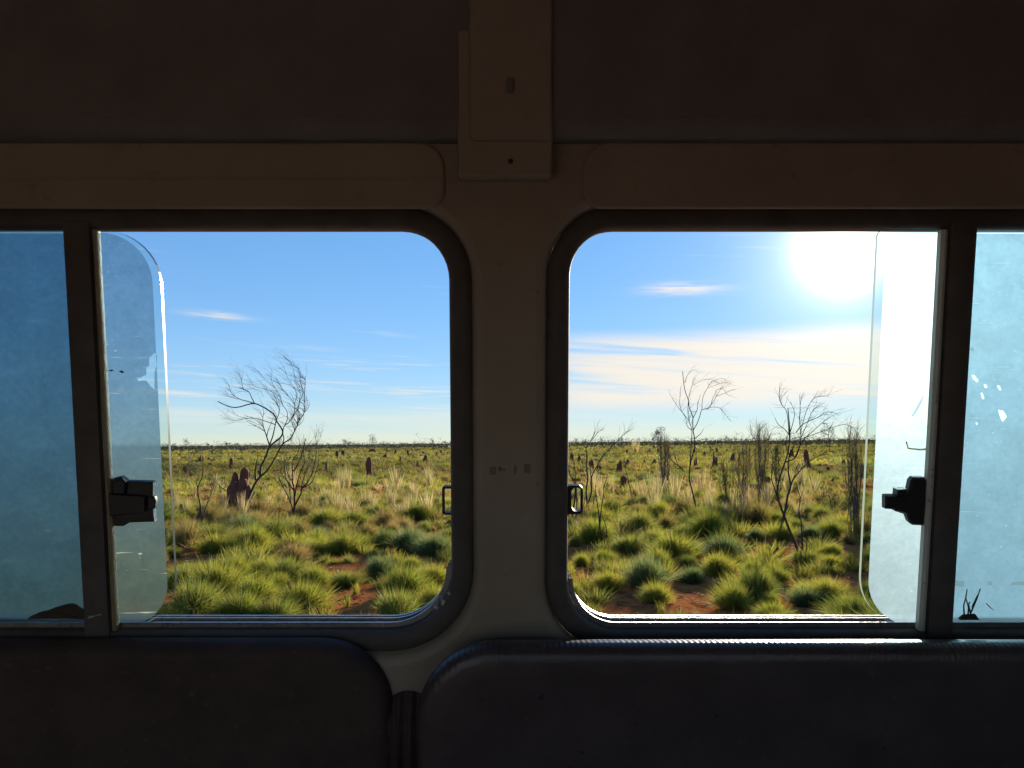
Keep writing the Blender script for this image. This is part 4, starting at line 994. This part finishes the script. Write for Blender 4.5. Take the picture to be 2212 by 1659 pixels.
knob = [mound_mesh(12, [(0, 0, 0.5, 0.6, 0.8), (0.05, 0, 0.2, 1.0, 0.05)])]
slab = [mound_mesh(13, [(0.05, 0, 0.42, 1.0, 0.15), (-0.15, 0, 0.3, 0.7, 0.3)])]
KINDS = dict(cone=cone, column=column, dome=dome, double=double, spire=spire, knob=knob, slab=slab)
PLAIN = {'cone': 'small pointed red-brown termite mound scattered on the grass plain', 'column': 'upright blunt red-brown termite mound scattered on the grass plain',
         'dome': 'squat lumpy red-brown termite mound scattered on the grass plain', 'double': 'twin-topped red-brown termite mound scattered on the grass plain'}
mi = 0
def mound(conv, x, yb_, h, w, kind, label=None, rz=None):
    global mi
    g = ground(*conv(x, yb_)); Y = g.y
    A = at_depth(*conv(x - w / 2, yb_), Y); B = at_depth(*conv(x + w / 2, yb_), Y); T = at_depth(*conv(x, yb_ - h), Y)
    ms = KINDS[kind]; o = link('termite_mound', ms[mi % len(ms)]); mi += 1
    W_ = B.x - A.x
    o.location = (g.x, g.y, gz(g.x, g.y)); o.scale = (W_ * 1.05, W_ * 1.05, max(T.z, 0.12) * 1.1)
    o.rotation_euler = (0, 0, random.uniform(-0.5, 0.5) if rz is None else rz)
    if label: tag(o, label, 'termite mound')
    else: tag(o, PLAIN[kind], 'termite mound', 'plain ' + kind + ' termite mounds')
    return o
# the big pair beside the bent tree
g = ground(*ZL(580, 715)); pxm = g.y / F_PX / (2.765 / 0.78551)      # metres per zoomed pixel there
lob = []
for (x, top, w, tp) in ((538, 480, 92, 0.10), (532, 408, 62, 0.0), (603, 455, 96, 0.18), (602, 378, 66, 0.05), (650, 510, 70, 0.5), (575, 560, 140, 0.2)):
    lob.append(((x - 580) * pxm, 0.04 * ((x * 7) % 5 - 2), w / 2 * pxm, (715 - top) * pxm, tp))
o = link('termite_mound', mound_mesh(21, lob, 16, 16)); o.location = (g.x, g.y, 0)
tag(o, 'big red termite mound with two joined upright heads behind straw grass', 'termite mound')
mound(ZL, 1562, 452, 146, 46, 'column', 'tall smooth red column mound standing alone on the left plain')
mound(ZL, 1235, 418, 80, 36, 'knob', 'small termite mound with a round knob on a cone base')
mound(ZR, 1096, 362, 116, 44, 'spire', 'termite mound with a sharp spire and a lower shoulder')
mound(ZR, 435, 508, 84, 54, 'slab', 'leaning slab-shaped mound left of the big straw fan', 0.2)
mound(ZR, 1447, 492, 115, 40, 'column', 'upright dark mound inside the stems of the broad needle shrub')
mound(ZR, 1485, 496, 66, 54, 'dome', 'squat mound touching the upright mound within the broad needle shrub')
mound(ZR, 1762, 362, 126, 50, 'cone', 'tall pointed mound right of the forked bare tree')
mound(ZR, 2168, 425, 84, 50, 'dome', 'mound half hidden behind the wispy shrub at the pale pane')
mound(ZL, 1590, 264, 30, 62, 'dome', 'dark low mound at the foot of the lone thin tree')
for (x, y, h, w, k) in ((515, 376, 70, 38, 'cone'), (468, 346, 16, 22, 'dome'), (355, 370, 28, 44, 'dome'), (272, 342, 56, 34, 'double'), (343, 313, 14, 16, 'dome'), (165, 421, 56, 40, 'column'), (92, 396, 33, 44, 'cone'),
                        (1318, 306, 54, 26, 'column'), (1362, 292, 44, 32, 'column'), (1172, 420, 22, 22, 'dome'), (1990, 341, 57, 42, 'cone'), (1932, 386, 44, 24, 'column'), (1907, 353, 20, 16, 'dome'), (1682, 301, 34, 34, 'double'),
                        (1765, 273, 36, 24, 'cone'), (1858, 284, 40, 18, 'column'), (1812, 279, 18, 12, 'cone'), (1956, 298, 22, 14, 'column'), (1725, 309, 12, 14, 'dome'), (2077, 289, 26, 14, 'column'), (2108, 276, 32, 16, 'column'), (2158, 276, 20, 12, 'cone'),
                        (1972, 269, 16, 18, 'dome'), (755, 309, 16, 14, 'cone'), (550, 301, 14, 12, 'cone'), (655, 319, 13, 14, 'dome'), (790, 316, 12, 10, 'cone'), (650, 472, 56, 28, 'cone'), (722, 452, 50, 26, 'column'), (812, 532, 32, 44, 'dome'), (1740, 426, 22, 20, 'dome'), (1800, 328, 30, 20, 'cone'), (235, 282, 20, 16, 'cone'), (120, 290, 18, 14, 'dome'), (60, 285, 16, 12, 'cone'), (1640, 285, 18, 12, 'cone'), (1480, 290, 16, 14, 'dome'), (900, 320, 16, 14, 'cone'), (1010, 300, 16, 12, 'column'), (1130, 330, 20, 16, 'dome')):
    mound(ZL, x, y, h, w, k)
for (x, y, h, w, k) in ((60, 321, 58, 28, 'column'), (115, 326, 50, 24, 'column'), (137, 343, 34, 20, 'cone'), (204, 376, 70, 36, 'column'), (256, 403, 56, 40, 'column'), (404, 403, 92, 60, 'double'), (465, 351, 50, 38, 'cone'), (460, 259, 30, 16, 'column'), (433, 291, 22, 12, 'cone'), (585, 336, 32, 24, 'cone'),
                        (660, 341, 40, 42, 'cone'), (685, 251, 28, 20, 'cone'), (765, 305, 44, 26, 'column'), (955, 360, 76, 30, 'double'), (945, 271, 42, 20, 'column'), (1020, 281, 38, 20, 'cone'), (1107, 384, 18, 18, 'dome'), (1075, 246, 22, 34, 'dome'), (1108, 256, 38, 18, 'column'), (1137, 284, 22, 36, 'dome'), (1060, 227, 26, 12, 'column'), (1225, 326, 64, 40, 'cone'),
                        (1540, 262, 46, 20, 'column'), (1655, 292, 62, 38, 'cone'), (1698, 416, 82, 62, 'double'), (1855, 291, 22, 22, 'dome'), (1915, 393, 38, 26, 'column'), (1948, 474, 40, 36, 'double'), (1880, 513, 54, 26, 'column'), (2028, 339, 33, 28, 'dome'), (303, 326, 12, 12, 'dome'), (373, 319, 14, 12, 'dome'), (1205, 229, 18, 10, 'column'), (1240, 217, 14, 10, 'cone'), (870, 251, 10, 16, 'dome'),
                        (568, 223, 16, 12, 'cone'), (625, 241, 22, 16, 'cone'), (655, 221, 20, 16, 'column'), (510, 210, 14, 10, 'cone'), (785, 232, 16, 12, 'column'), (980, 236, 12, 12, 'dome'), (1003, 235, 14, 10, 'cone'), (1185, 240, 12, 16, 'dome'), (1310, 250, 22, 14, 'cone'), (1955, 322, 22, 14, 'cone'), (330, 245, 14, 14, 'dome'), (215, 238, 16, 10, 'cone'), (120, 232, 16, 12, 'column'), (60, 240, 12, 12, 'dome'), (1420, 300, 26, 16, 'column'), (2000, 258, 14, 14, 'dome')):
    mound(ZR, x, y, h, w, k)

# ------------------------------------------------------------------ spinifex and straw
PAL = {'y': [(0.23, 0.245, 0.040), (0.28, 0.265, 0.050), (0.18, 0.21, 0.040)], 'g': [(0.17, 0.195, 0.042), (0.21, 0.215, 0.054), (0.13, 0.165, 0.042)],
       'b': [(0.11, 0.155, 0.075), (0.14, 0.175, 0.075), (0.09, 0.125, 0.065)], 'd': [(0.24, 0.17, 0.075), (0.28, 0.21, 0.10), (0.17, 0.15, 0.05)]}
def tuft(rg, n, R_, H_, pal, w, segs=2, spread=1.0, dead=0.10):
    z = rg.uniform(0.10, 1.0, n) ** 0.75; ph = rg.uniform(0, 2 * math.pi, n)
    lob_ = 1 + 0.20 * np.sin(ph + rg.uniform(0, 6)) + 0.24 * np.sin(ph * 2 + rg.uniform(0, 6)) + 0.18 * np.sin(ph * 3 + rg.uniform(0, 6)) + 0.12 * np.sin(ph * 5 + rg.uniform(0, 6))
    sx = np.sqrt(1 - z * z) * lob_ * spread; L = rg.uniform(0.62, 1.10, n) + 0.28 * (rg.random(n) < 0.07)
    tip = np.stack([R_ * sx * np.cos(ph) * L, R_ * sx * np.sin(ph) * L, H_ * z * L * (0.85 + 0.15 * lob_)], 1)
    br = rg.uniform(0, 0.55, n)
    base = np.stack([R_ * br * sx * np.cos(ph + rg.normal(0, .5, n)), R_ * br * sx * np.sin(ph + rg.normal(0, .5, n)), np.full(n, -0.02)], 1)
    tip += rg.normal(0, 0.05 * R_, (n, 3)) * np.array([1, 1, 0.5])
    tip[:, 2] = np.maximum(tip[:, 2], 0.015)
    mid = base + (tip - base) * 0.55 + np.array([0, 0, 1]) * (H_ * 0.12 * rg.uniform(0.2, 1.2, n))[:, None]
    d_ = tip - base; sd = np.cross(d_, rg.normal(0, 1, (n, 3))); sd /= np.linalg.norm(sd, axis=1, keepdims=True) + 1e-9
    ww = (w * rg.uniform(0.6, 1.3, n))[:, None]
    P = np.array(pal)[rg.integers(0, len(pal), n)] * rg.uniform(0.75, 1.25, n)[:, None]
    dd = rg.random(n) < dead
    P[dd] = np.array([0.25, 0.185, 0.085]) * rg.uniform(0.6, 1.1, dd.sum())[:, None]
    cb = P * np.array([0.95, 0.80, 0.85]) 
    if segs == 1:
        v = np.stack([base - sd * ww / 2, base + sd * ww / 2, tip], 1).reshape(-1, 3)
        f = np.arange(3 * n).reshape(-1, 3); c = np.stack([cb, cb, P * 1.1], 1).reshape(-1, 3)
    else:
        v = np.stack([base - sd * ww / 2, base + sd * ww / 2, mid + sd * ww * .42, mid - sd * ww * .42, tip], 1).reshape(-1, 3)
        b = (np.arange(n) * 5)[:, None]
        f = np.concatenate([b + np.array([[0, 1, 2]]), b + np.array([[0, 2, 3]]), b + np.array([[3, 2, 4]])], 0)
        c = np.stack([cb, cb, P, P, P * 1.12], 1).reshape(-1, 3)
    return v, f, c
TM = {}
for pk in 'ygbd':
    TM[pk] = []
    for i in range(5 if pk == 'y' else 4):
        rg = np.random.default_rng(100 + i + 17 * ord(pk))
        H_ = {'y': 1.12, 'g': 1.12, 'b': 1.2, 'd': 1.25}[pk] * rg.uniform(0.9, 1.1)
        v, f, c = tuft(rg, 2300 if pk != 'd' else 1500, 1.0, H_, PAL[pk], 0.0115 if pk != 'd' else 0.010, 2, 1.0, 0.10 if pk != 'd' else 0.3)
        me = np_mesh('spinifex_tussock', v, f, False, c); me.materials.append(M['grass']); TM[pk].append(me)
SPR = []
for i in range(3):
    rg = np.random.default_rng(150 + i); v, f, c = tuft(rg, 130, 1.0, 1.6, PAL['y'], 0.03, 2, 0.9, 0.15)
    me = np_mesh('spinifex_sprout', v, f, False, c); me.materials.append(M['grass']); SPR.append(me)
TL = {'y': ('yellow-green spinifex tussock on the red sand', 'yellow-green spinifex tussocks'), 'g': ('mid-green spinifex tussock among other tussocks', 'mid-green spinifex tussocks'),
      'b': ('blue-green dense spinifex tussock', 'blue-green spinifex tussocks'), 'd': ('brownish dry grass tussock among the spinifex', 'brownish dry grass tussocks')}
placed = []
def tussock(x, y, r, pk, hs=0.85, label=None):
    ms = SPR if r < 0.13 else TM[pk]; o = link('dry_grass_tussock' if pk == 'd' else 'spinifex_tussock', ms[random.randrange(len(ms))])
    o.location = (x, y, gz(x, y)); o.rotation_euler = (random.uniform(-.07, .07), random.uniform(-.07, .07), random.uniform(0, 6.28))
    o.scale = (r, r * random.uniform(0.9, 1.1), r * hs * random.uniform(0.9, 1.12))
    tag(o, label or TL[pk][0], 'grass' if pk == 'd' else 'spinifex', None if label else TL[pk][1]); placed.append((x, y, r))
    return o
ident = lambda x, y: (x, y)
SP = {0: None}
KEY = [(ident, k) for k in ((412, 1165, 90, 'g'), (455, 1197, 85, 'y'), (400, 1245, 70, 'y'), (540, 1192, 100, 'y'), (625, 1200, 100, 'y'), (585, 1170, 100, 'g'), (672, 1182, 80, 'y'), (735, 1200, 110, 'y'), (830, 1182, 100, 'g'), (880, 1196, 125, 'b'), (935, 1206, 110, 'b'),
       (962, 1200, 60, 'g'), (815, 1248, 100, 'b'), (495, 1246, 90, 'y'), (565, 1250, 90, 'y'), (612, 1262, 120, 'g'), (672, 1272, 110, 'y'), (450, 1298, 150, 'y'), (540, 1306, 120, 'y'), (640, 1326, 130, 'y'), (742, 1275, 80, 'g'), (766, 1288, 30, 'y'), (748, 1312, 32, 'y'),
       (865, 1292, 130, 'y'), (932, 1268, 100, 'y'), (850, 1342, 150, 'g'), (400, 1340, 160, 'g'), (505, 1348, 140, 'y'), (580, 1352, 120, 'g'), (935, 1318, 110, 'y'), (640, 1162, 70, 'd'), (545, 1152, 90, 'd'), (500, 1178, 60, 'd'), (790, 1165, 70, 'd'))]
KEY += [(ZB, k) for k in ((90, 1205, 120, 'g'), (180, 1160, 150, 'g'), (130, 1310, 110, 'y'), (265, 1300, 190, 'y'), (385, 1215, 140, 'g'), (565, 1215, 210, 'g'), (585, 1345, 270, 'y'), (90, 1515, 190, 'y'), (295, 1475, 230, 'y'), (580, 1545, 250, 'y'), (800, 1415, 210, 'b'), (975, 1275, 270, 'b'),
        (1150, 1350, 140, 'g'), (1050, 1575, 310, 'y'), (1250, 1555, 190, 'y'), (1290, 1420, 170, 'y'), (1480, 1310, 210, 'g'), (1615, 1260, 180, 'y'), (1590, 1530, 270, 'y'), (1725, 1575, 190, 'y'), (900, 1320, 130, 'g'), (1220, 1240, 90, 'y'), (1610, 1135, 230, 'b'), (1440, 1490, 160, 'y'),
        (1720, 1330, 120, 'g'), (800, 1232, 140, 'd'), (1280, 1225, 80, 'd'), (1700, 1190, 120, 'd'), (60, 1340, 70, 'd'), (600, 1600, 90, 'y'), (60, 1420, 90, 'g'), (1830, 1500, 150, 'y'), (1850, 1300, 140, 'g'))]
for conv, (x, y, w, pk) in KEY:
    g = ground(*conv(x, y)); sc_ = 1.0 if conv is ident else 0.78551 / 2.127
    r = w * sc_ / 2 * math.hypot(g.x, g.y) / F_PX
    g.y += r * 0.55                                    # picture base is the near rim of the clump
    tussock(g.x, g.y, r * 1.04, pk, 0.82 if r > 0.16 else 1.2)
BARE = [ground(*p) for p in ((450, 1222), (745, 1232), (720, 1300), (780, 1300), (700, 1320))] + [ground(*ZB(x, y)) for x, y in ((760, 1200), (770, 1480), (820, 1550), (430, 1530), (1270, 1210), (1740, 1440), (1380, 1575), (100, 1380))]
BR = [0.22, 0.34, 0.32, 0.34, 0.22, 0.32, 0.3, 0.26, 0.2, 0.25, 0.28, 0.14, 0.16]
def free(x, y, r, f=0.72):
    for px, py, pr in placed:
        if (px - x) ** 2 + (py - y) ** 2 < ((pr + r) * f) ** 2: return False
    for b, br in zip(BARE, BR):
        if (b.x - x) ** 2 + (b.y - y) ** 2 < (br + r * 0.8) ** 2: return False
    return True
rg = np.random.default_rng(77)
cnt = 0; tries = 0
while cnt < 235 and tries < 40000:
    tries += 1
    a_ = rg.uniform(R(-26), R(27)); d_ = math.sqrt(rg.uniform(7.0 ** 2, 25.0 ** 2)); x, y = d_ * math.sin(a_), d_ * math.cos(a_)
    if abs(a_) < R(3.6): continue                       # hidden behind the pillar
    r = rg.uniform(0.15, 0.50)
    if not free(x, y, r, 0.62): continue
    u_ = rg.random()
    if d_ > 15: pk = 'd' if u_ < 0.42 else ('g' if u_ < 0.75 else ('y' if u_ < 0.93 else 'b'))
    elif d_ > 12: pk = 'd' if u_ < 0.2 else ('g' if u_ < 0.6 else ('y' if u_ < 0.9 else 'b'))
    else: pk = 'y' if u_ < 0.6 else ('g' if u_ < 0.88 else 'b')
    tussock(x, y, r, pk); cnt += 1

# tall pale straw grass
def straw_mesh(seed, n=110, H_=1.0, R_=0.5):
    rg = np.random.default_rng(seed); st_v, st_f, st_c = [], [], []
    ph = rg.uniform(0, 6.28, n); rr = rg.uniform(0, 1, n) ** 0.8
    base = np.stack([0.25 * R_ * rr * np.cos(ph), 0.25 * R_ * rr * np.sin(ph), np.full(n, -0.03)], 1)
    L = rg.uniform(0.55, 1.05, n)
    tip = np.stack([R_ * rr * np.cos(ph), R_ * rr * np.sin(ph), H_ * L], 1) + rg.normal(0, 0.04, (n, 3))
    mid = (base + tip) / 2 - np.stack([0.1 * R_ * rr * np.cos(ph), 0.1 * R_ * rr * np.sin(ph), np.zeros(n)], 1)
    d_ = tip - base; sd = np.cross(d_, rg.normal(0, 1, (n, 3))); sd /= np.linalg.norm(sd, axis=1, keepdims=True)
    w = (0.015 * rg.uniform(0.6, 1.3, n))[:, None]
    P = np.array([0.56, 0.46, 0.27]) * rg.uniform(0.6, 1.25, n)[:, None]
    v = np.stack([base - sd * w / 2, base + sd * w / 2, mid + sd * w * .45, mid - sd * w * .45, tip + sd * w * .2, tip - sd * w * .2], 1).reshape(-1, 3)
    b = (np.arange(n) * 6)[:, None]
    f = np.concatenate([b + np.array([[0, 1, 2]]), b + np.array([[0, 2, 3]]), b + np.array([[3, 2, 4]]), b + np.array([[3, 4, 5]])], 0)
    c = np.repeat(P, 6, axis=0); me = np_mesh('straw_clump', v, f, False, c); me.materials.append(M['straw']); return me
SM = [straw_mesh(200 + i) for i in range(5)]
SLAB, SGRP = 'clump of tall pale straw stalks rising above the dry grass', 'pale straw clumps'
def straw(conv, x, yb_, h, w, label=None):
    g = ground(*conv(x, yb_)); Y = g.y
    A = at_depth(*conv(x - w / 2, yb_), Y); B = at_depth(*conv(x + w / 2, yb_), Y); T = at_depth(*conv(x, yb_ - h), Y)
    o = link('straw_clump', SM[random.randrange(5)]); o.location = (g.x, g.y, gz(g.x, g.y)); o.rotation_euler = (0, 0, random.uniform(0, 6.28))
    o.scale = (B.x - A.x, B.x - A.x, T.z); tag(o, label or SLAB, 'grass', None if label else SGRP)
straw(ZR, 655, 690, 280, 190, 'big fan of pale straw stalks below the dense dark needle shrub')
straw(ZR, 990, 560, 190, 110); straw(ZR, 810, 600, 200, 120); straw(ZR, 1080, 600, 130, 90); straw(ZR, 1340, 670, 220, 150); straw(ZR, 1470, 660, 190, 130); straw(ZR, 1240, 660, 180, 110); straw(ZR, 350, 560, 150, 80); straw(ZR, 520, 250, 90, 90); straw(ZR, 560, 600, 150, 120)
straw(ZL, 1730, 700, 210, 120); straw(ZL, 1890, 720, 170, 110); straw(ZL, 2010, 730, 190, 130); straw(ZL, 1540, 700, 160, 120); straw(ZL, 1270, 700, 150, 120); straw(ZL, 1160, 710, 130, 100); straw(ZL, 1400, 700, 120, 120); straw(ZL, 600, 760, 200, 120); straw(ZL, 450, 740, 180, 90)
straw(ZL, 100, 730, 190, 70); straw(ZL, 180, 740, 140, 90); straw(ZL, 800, 700, 120, 110); straw(ZL, 1640, 560, 70, 80); straw(ZL, 2130, 700, 140, 90); straw(ZR, 1620, 690, 120, 110); straw(ZR, 1780, 690, 100, 110); straw(ZR, 280, 690, 120, 110)

rs_ = np.random.default_rng(91)
for i in range(46):
    x_ = rs_.uniform(390, 960) if i % 2 else rs_.uniform(1240, 1860)
    straw(ident, x_, rs_.uniform(1050, 1125), rs_.uniform(28, 62), rs_.uniform(18, 46))
# all the grass farther out and beside the frame: one mass
rg = np.random.default_rng(88)
VV, FF, CC = [], [], []; nb = 0
def far_tuft(x, y, r, pk, n, w, dead):
    global nb
    v, f, c = tuft(rg, n, r, r * 0.85, PAL[pk], w, 1, 1.0, dead)
    v = v + np.array([x, y, gz(x, y)]); VV.append(v); FF.append(f + nb); CC.append(c * rg.uniform(0.75, 1.2) * (1.0 if y < 26 else 0.88 + 0.75 * noise.noise((x * 0.018, y * 0.05, 9)))); nb += len(v)
for (d0, d1, N_, nb_, r0_, r1_, w_, am) in ((6.0, 12, 520, 260, 0.10, 0.30, 0.007, 46), (12, 26, 1300, 200, 0.18, 0.42, 0.016, 46), (24, 45, 2000, 90, 0.22, 0.48, 0.026, 44), (45, 85, 3600, 46, 0.25, 0.55, 0.042, 42), (85, 170, 5200, 22, 0.3, 0.7, 0.08, 40), (170, 330, 5000, 12, 0.4, 0.9, 0.16, 40)):
    for i in range(N_):
        a_ = rg.uniform(R(-am), R(am)); d_ = math.sqrt(rg.uniform(d0 ** 2, d1 ** 2)); x, y = d_ * math.sin(a_), d_ * math.cos(a_)
        r = rg.uniform(r0_, r1_)
        if d_ < 26 and not free(x, y, r, 0.5 if d_ < 15 else 0.45): continue
        n_ = noise.noise((x * 0.06, y * 0.06, 3)); u_ = rg.random() + 0.35 * n_
        if d_ < 14: pk = 'y' if u_ < .6 else 'g'
        elif d_ < 26: pk = 'd' if u_ < 0.45 else ('g' if u_ < .8 else 'y')
        else: pk = 'd' if u_ < 0.26 else ('y' if u_ < 0.50 else ('g' if u_ < 0.88 else 'b'))
        far_tuft(x, y, r, pk, nb_, w_, 0.12)
tag(link('grass_cover', np_mesh('grass_cover', np.concatenate(VV), np.concatenate(FF), False, np.concatenate(CC)), None, M['grass']),
    'spinifex and dry grass covering the plain out to the horizon', 'grass', kind='stuff')

# ------------------------------------------------------------------ say which one: rank look-alikes from the landmarks beside them
LM = {}
for o in SC.objects:
    if o.parent is None and 'label' in o and 'group' not in o: LM[o['label']] = o
MARK = [('bare wind-bent', 'wind-bent tree'), ('leafless many-stemmed', 'leafless many-stemmed fan shrub'), ('big red termite', 'twin-headed big mound'), ('tall smooth red', 'lone tall column mound'),
        ('slender bare', 'slender bare sapling'), ('forked bare tree rising', 'forked bare tree'), ('burnt forked stems', 'burnt stems by the catch loop'), ('tall wispy shrub', 'wispy shrub at the pale pane'), ('leaning slab', 'leaning slab mound'),
        ('small termite mound with a round', 'round-knobbed mound'), ('termite mound with a sharp', 'sharp-spired mound'), ('lone thin tree', 'lone thin tree'), ('low bright green', 'low bright green shrub'), ('big fan of pale', 'big straw fan'), ('single short burnt', 'single burnt stick'),
        ('dense dark needle', 'dense dark needle shrub'), ('broad grey-green', 'broad needle shrub'), ('tall pointed mound', 'tall pointed mound'), ('shaggy tree', 'shaggy far tree'), ('round-crowned', 'round-crowned far tree'), ('feathery grey', 'feathery grey-green bush'), ('thin burnt two', 'two-stemmed burnt shrub')]
marks = [(ph, o) for key, ph in MARK for lb, o in LM.items() if lb.startswith(key)]
bygroup = {}
for o in SC.objects:
    if o.parent is None and 'group' in o: bygroup.setdefault(o['group'], []).append(o)
SHORT = {'yellow-green spinifex tussocks': 'yellow-green spinifex tussock', 'mid-green spinifex tussocks': 'mid-green spinifex tussock', 'blue-green spinifex tussocks': 'blue-green spinifex tussock', 'brownish dry grass tussocks': 'brownish dry grass tussock', 'pale straw clumps': 'pale straw clump',
         'plain cone termite mounds': 'small pointed termite mound', 'plain column termite mounds': 'upright blunt termite mound', 'plain dome termite mounds': 'squat lumpy termite mound', 'plain double termite mounds': 'twin-topped termite mound', 'dark bushes on the plain': 'dark low plain bush', 'tiny horizon trees': None}
ORD = ['nearest', 'second nearest', 'third nearest', 'fourth nearest']
for gname, obs in bygroup.items():
    sh = SHORT.get(gname)
    if not sh: continue
    used = set()
    for rank in range(4):
        for ph, lo in marks:
            q = sorted(obs, key=lambda o: (o.location - lo.location).length)
            if rank < len(q) and q[rank].name not in used and (q[rank].location - lo.location).length < (4 if 'tussock' in gname or 'straw' in gname else 40):
                used.add(q[rank].name); q[rank]['label'] = ORD[rank] + ' ' + sh + ' to the ' + ph

# dry blades, twigs and crumbs lying on the sand: one mass
rg = np.random.default_rng(123); n = 9000
a_ = rg.uniform(R(-42), R(42), n); d_ = np.sqrt(rg.uniform(6.0 ** 2, 17.0 ** 2, n)); x, y = d_ * np.sin(a_), d_ * np.cos(a_)
c = np.stack([x, y, np.array([gz(p, q) for p, q in zip(x, y)]) + 0.006], 1)
th = rg.uniform(0, 6.28, n); L = rg.uniform(0.02, 0.14, n) * rg.uniform(0.3, 1, n)
u_ = np.stack([np.cos(th) * L, np.sin(th) * L, rg.normal(0, 0.006, n)], 1); w_ = np.stack([-np.sin(th), np.cos(th), np.zeros(n)], 1) * rg.uniform(0.002, 0.006, n)[:, None]
h_ = np.array([0, 0, 1.0]) * rg.uniform(0.003, 0.012, n)[:, None]
v = np.stack([c - u_ - w_, c - u_ + w_, c + u_, c + h_], 1).reshape(-1, 3); b = (np.arange(n) * 4)[:, None]
f = np.concatenate([b + np.array([[0, 1, 3]]), b + np.array([[1, 2, 3]]), b + np.array([[2, 0, 3]])], 0)
P = np.array([(0.30, 0.22, 0.12), (0.16, 0.11, 0.07), (0.06, 0.045, 0.035), (0.24, 0.09, 0.045)])[rg.integers(0, 4, n)] * rg.uniform(0.7, 1.2, n)[:, None]
tag(link('ground_litter', np_mesh('ground_litter', v, f, False, np.repeat(P, 4, axis=0)), None, M['straw']), 'dry blades, twigs and crumbs scattered on the red sand', 'litter', kind='stuff')
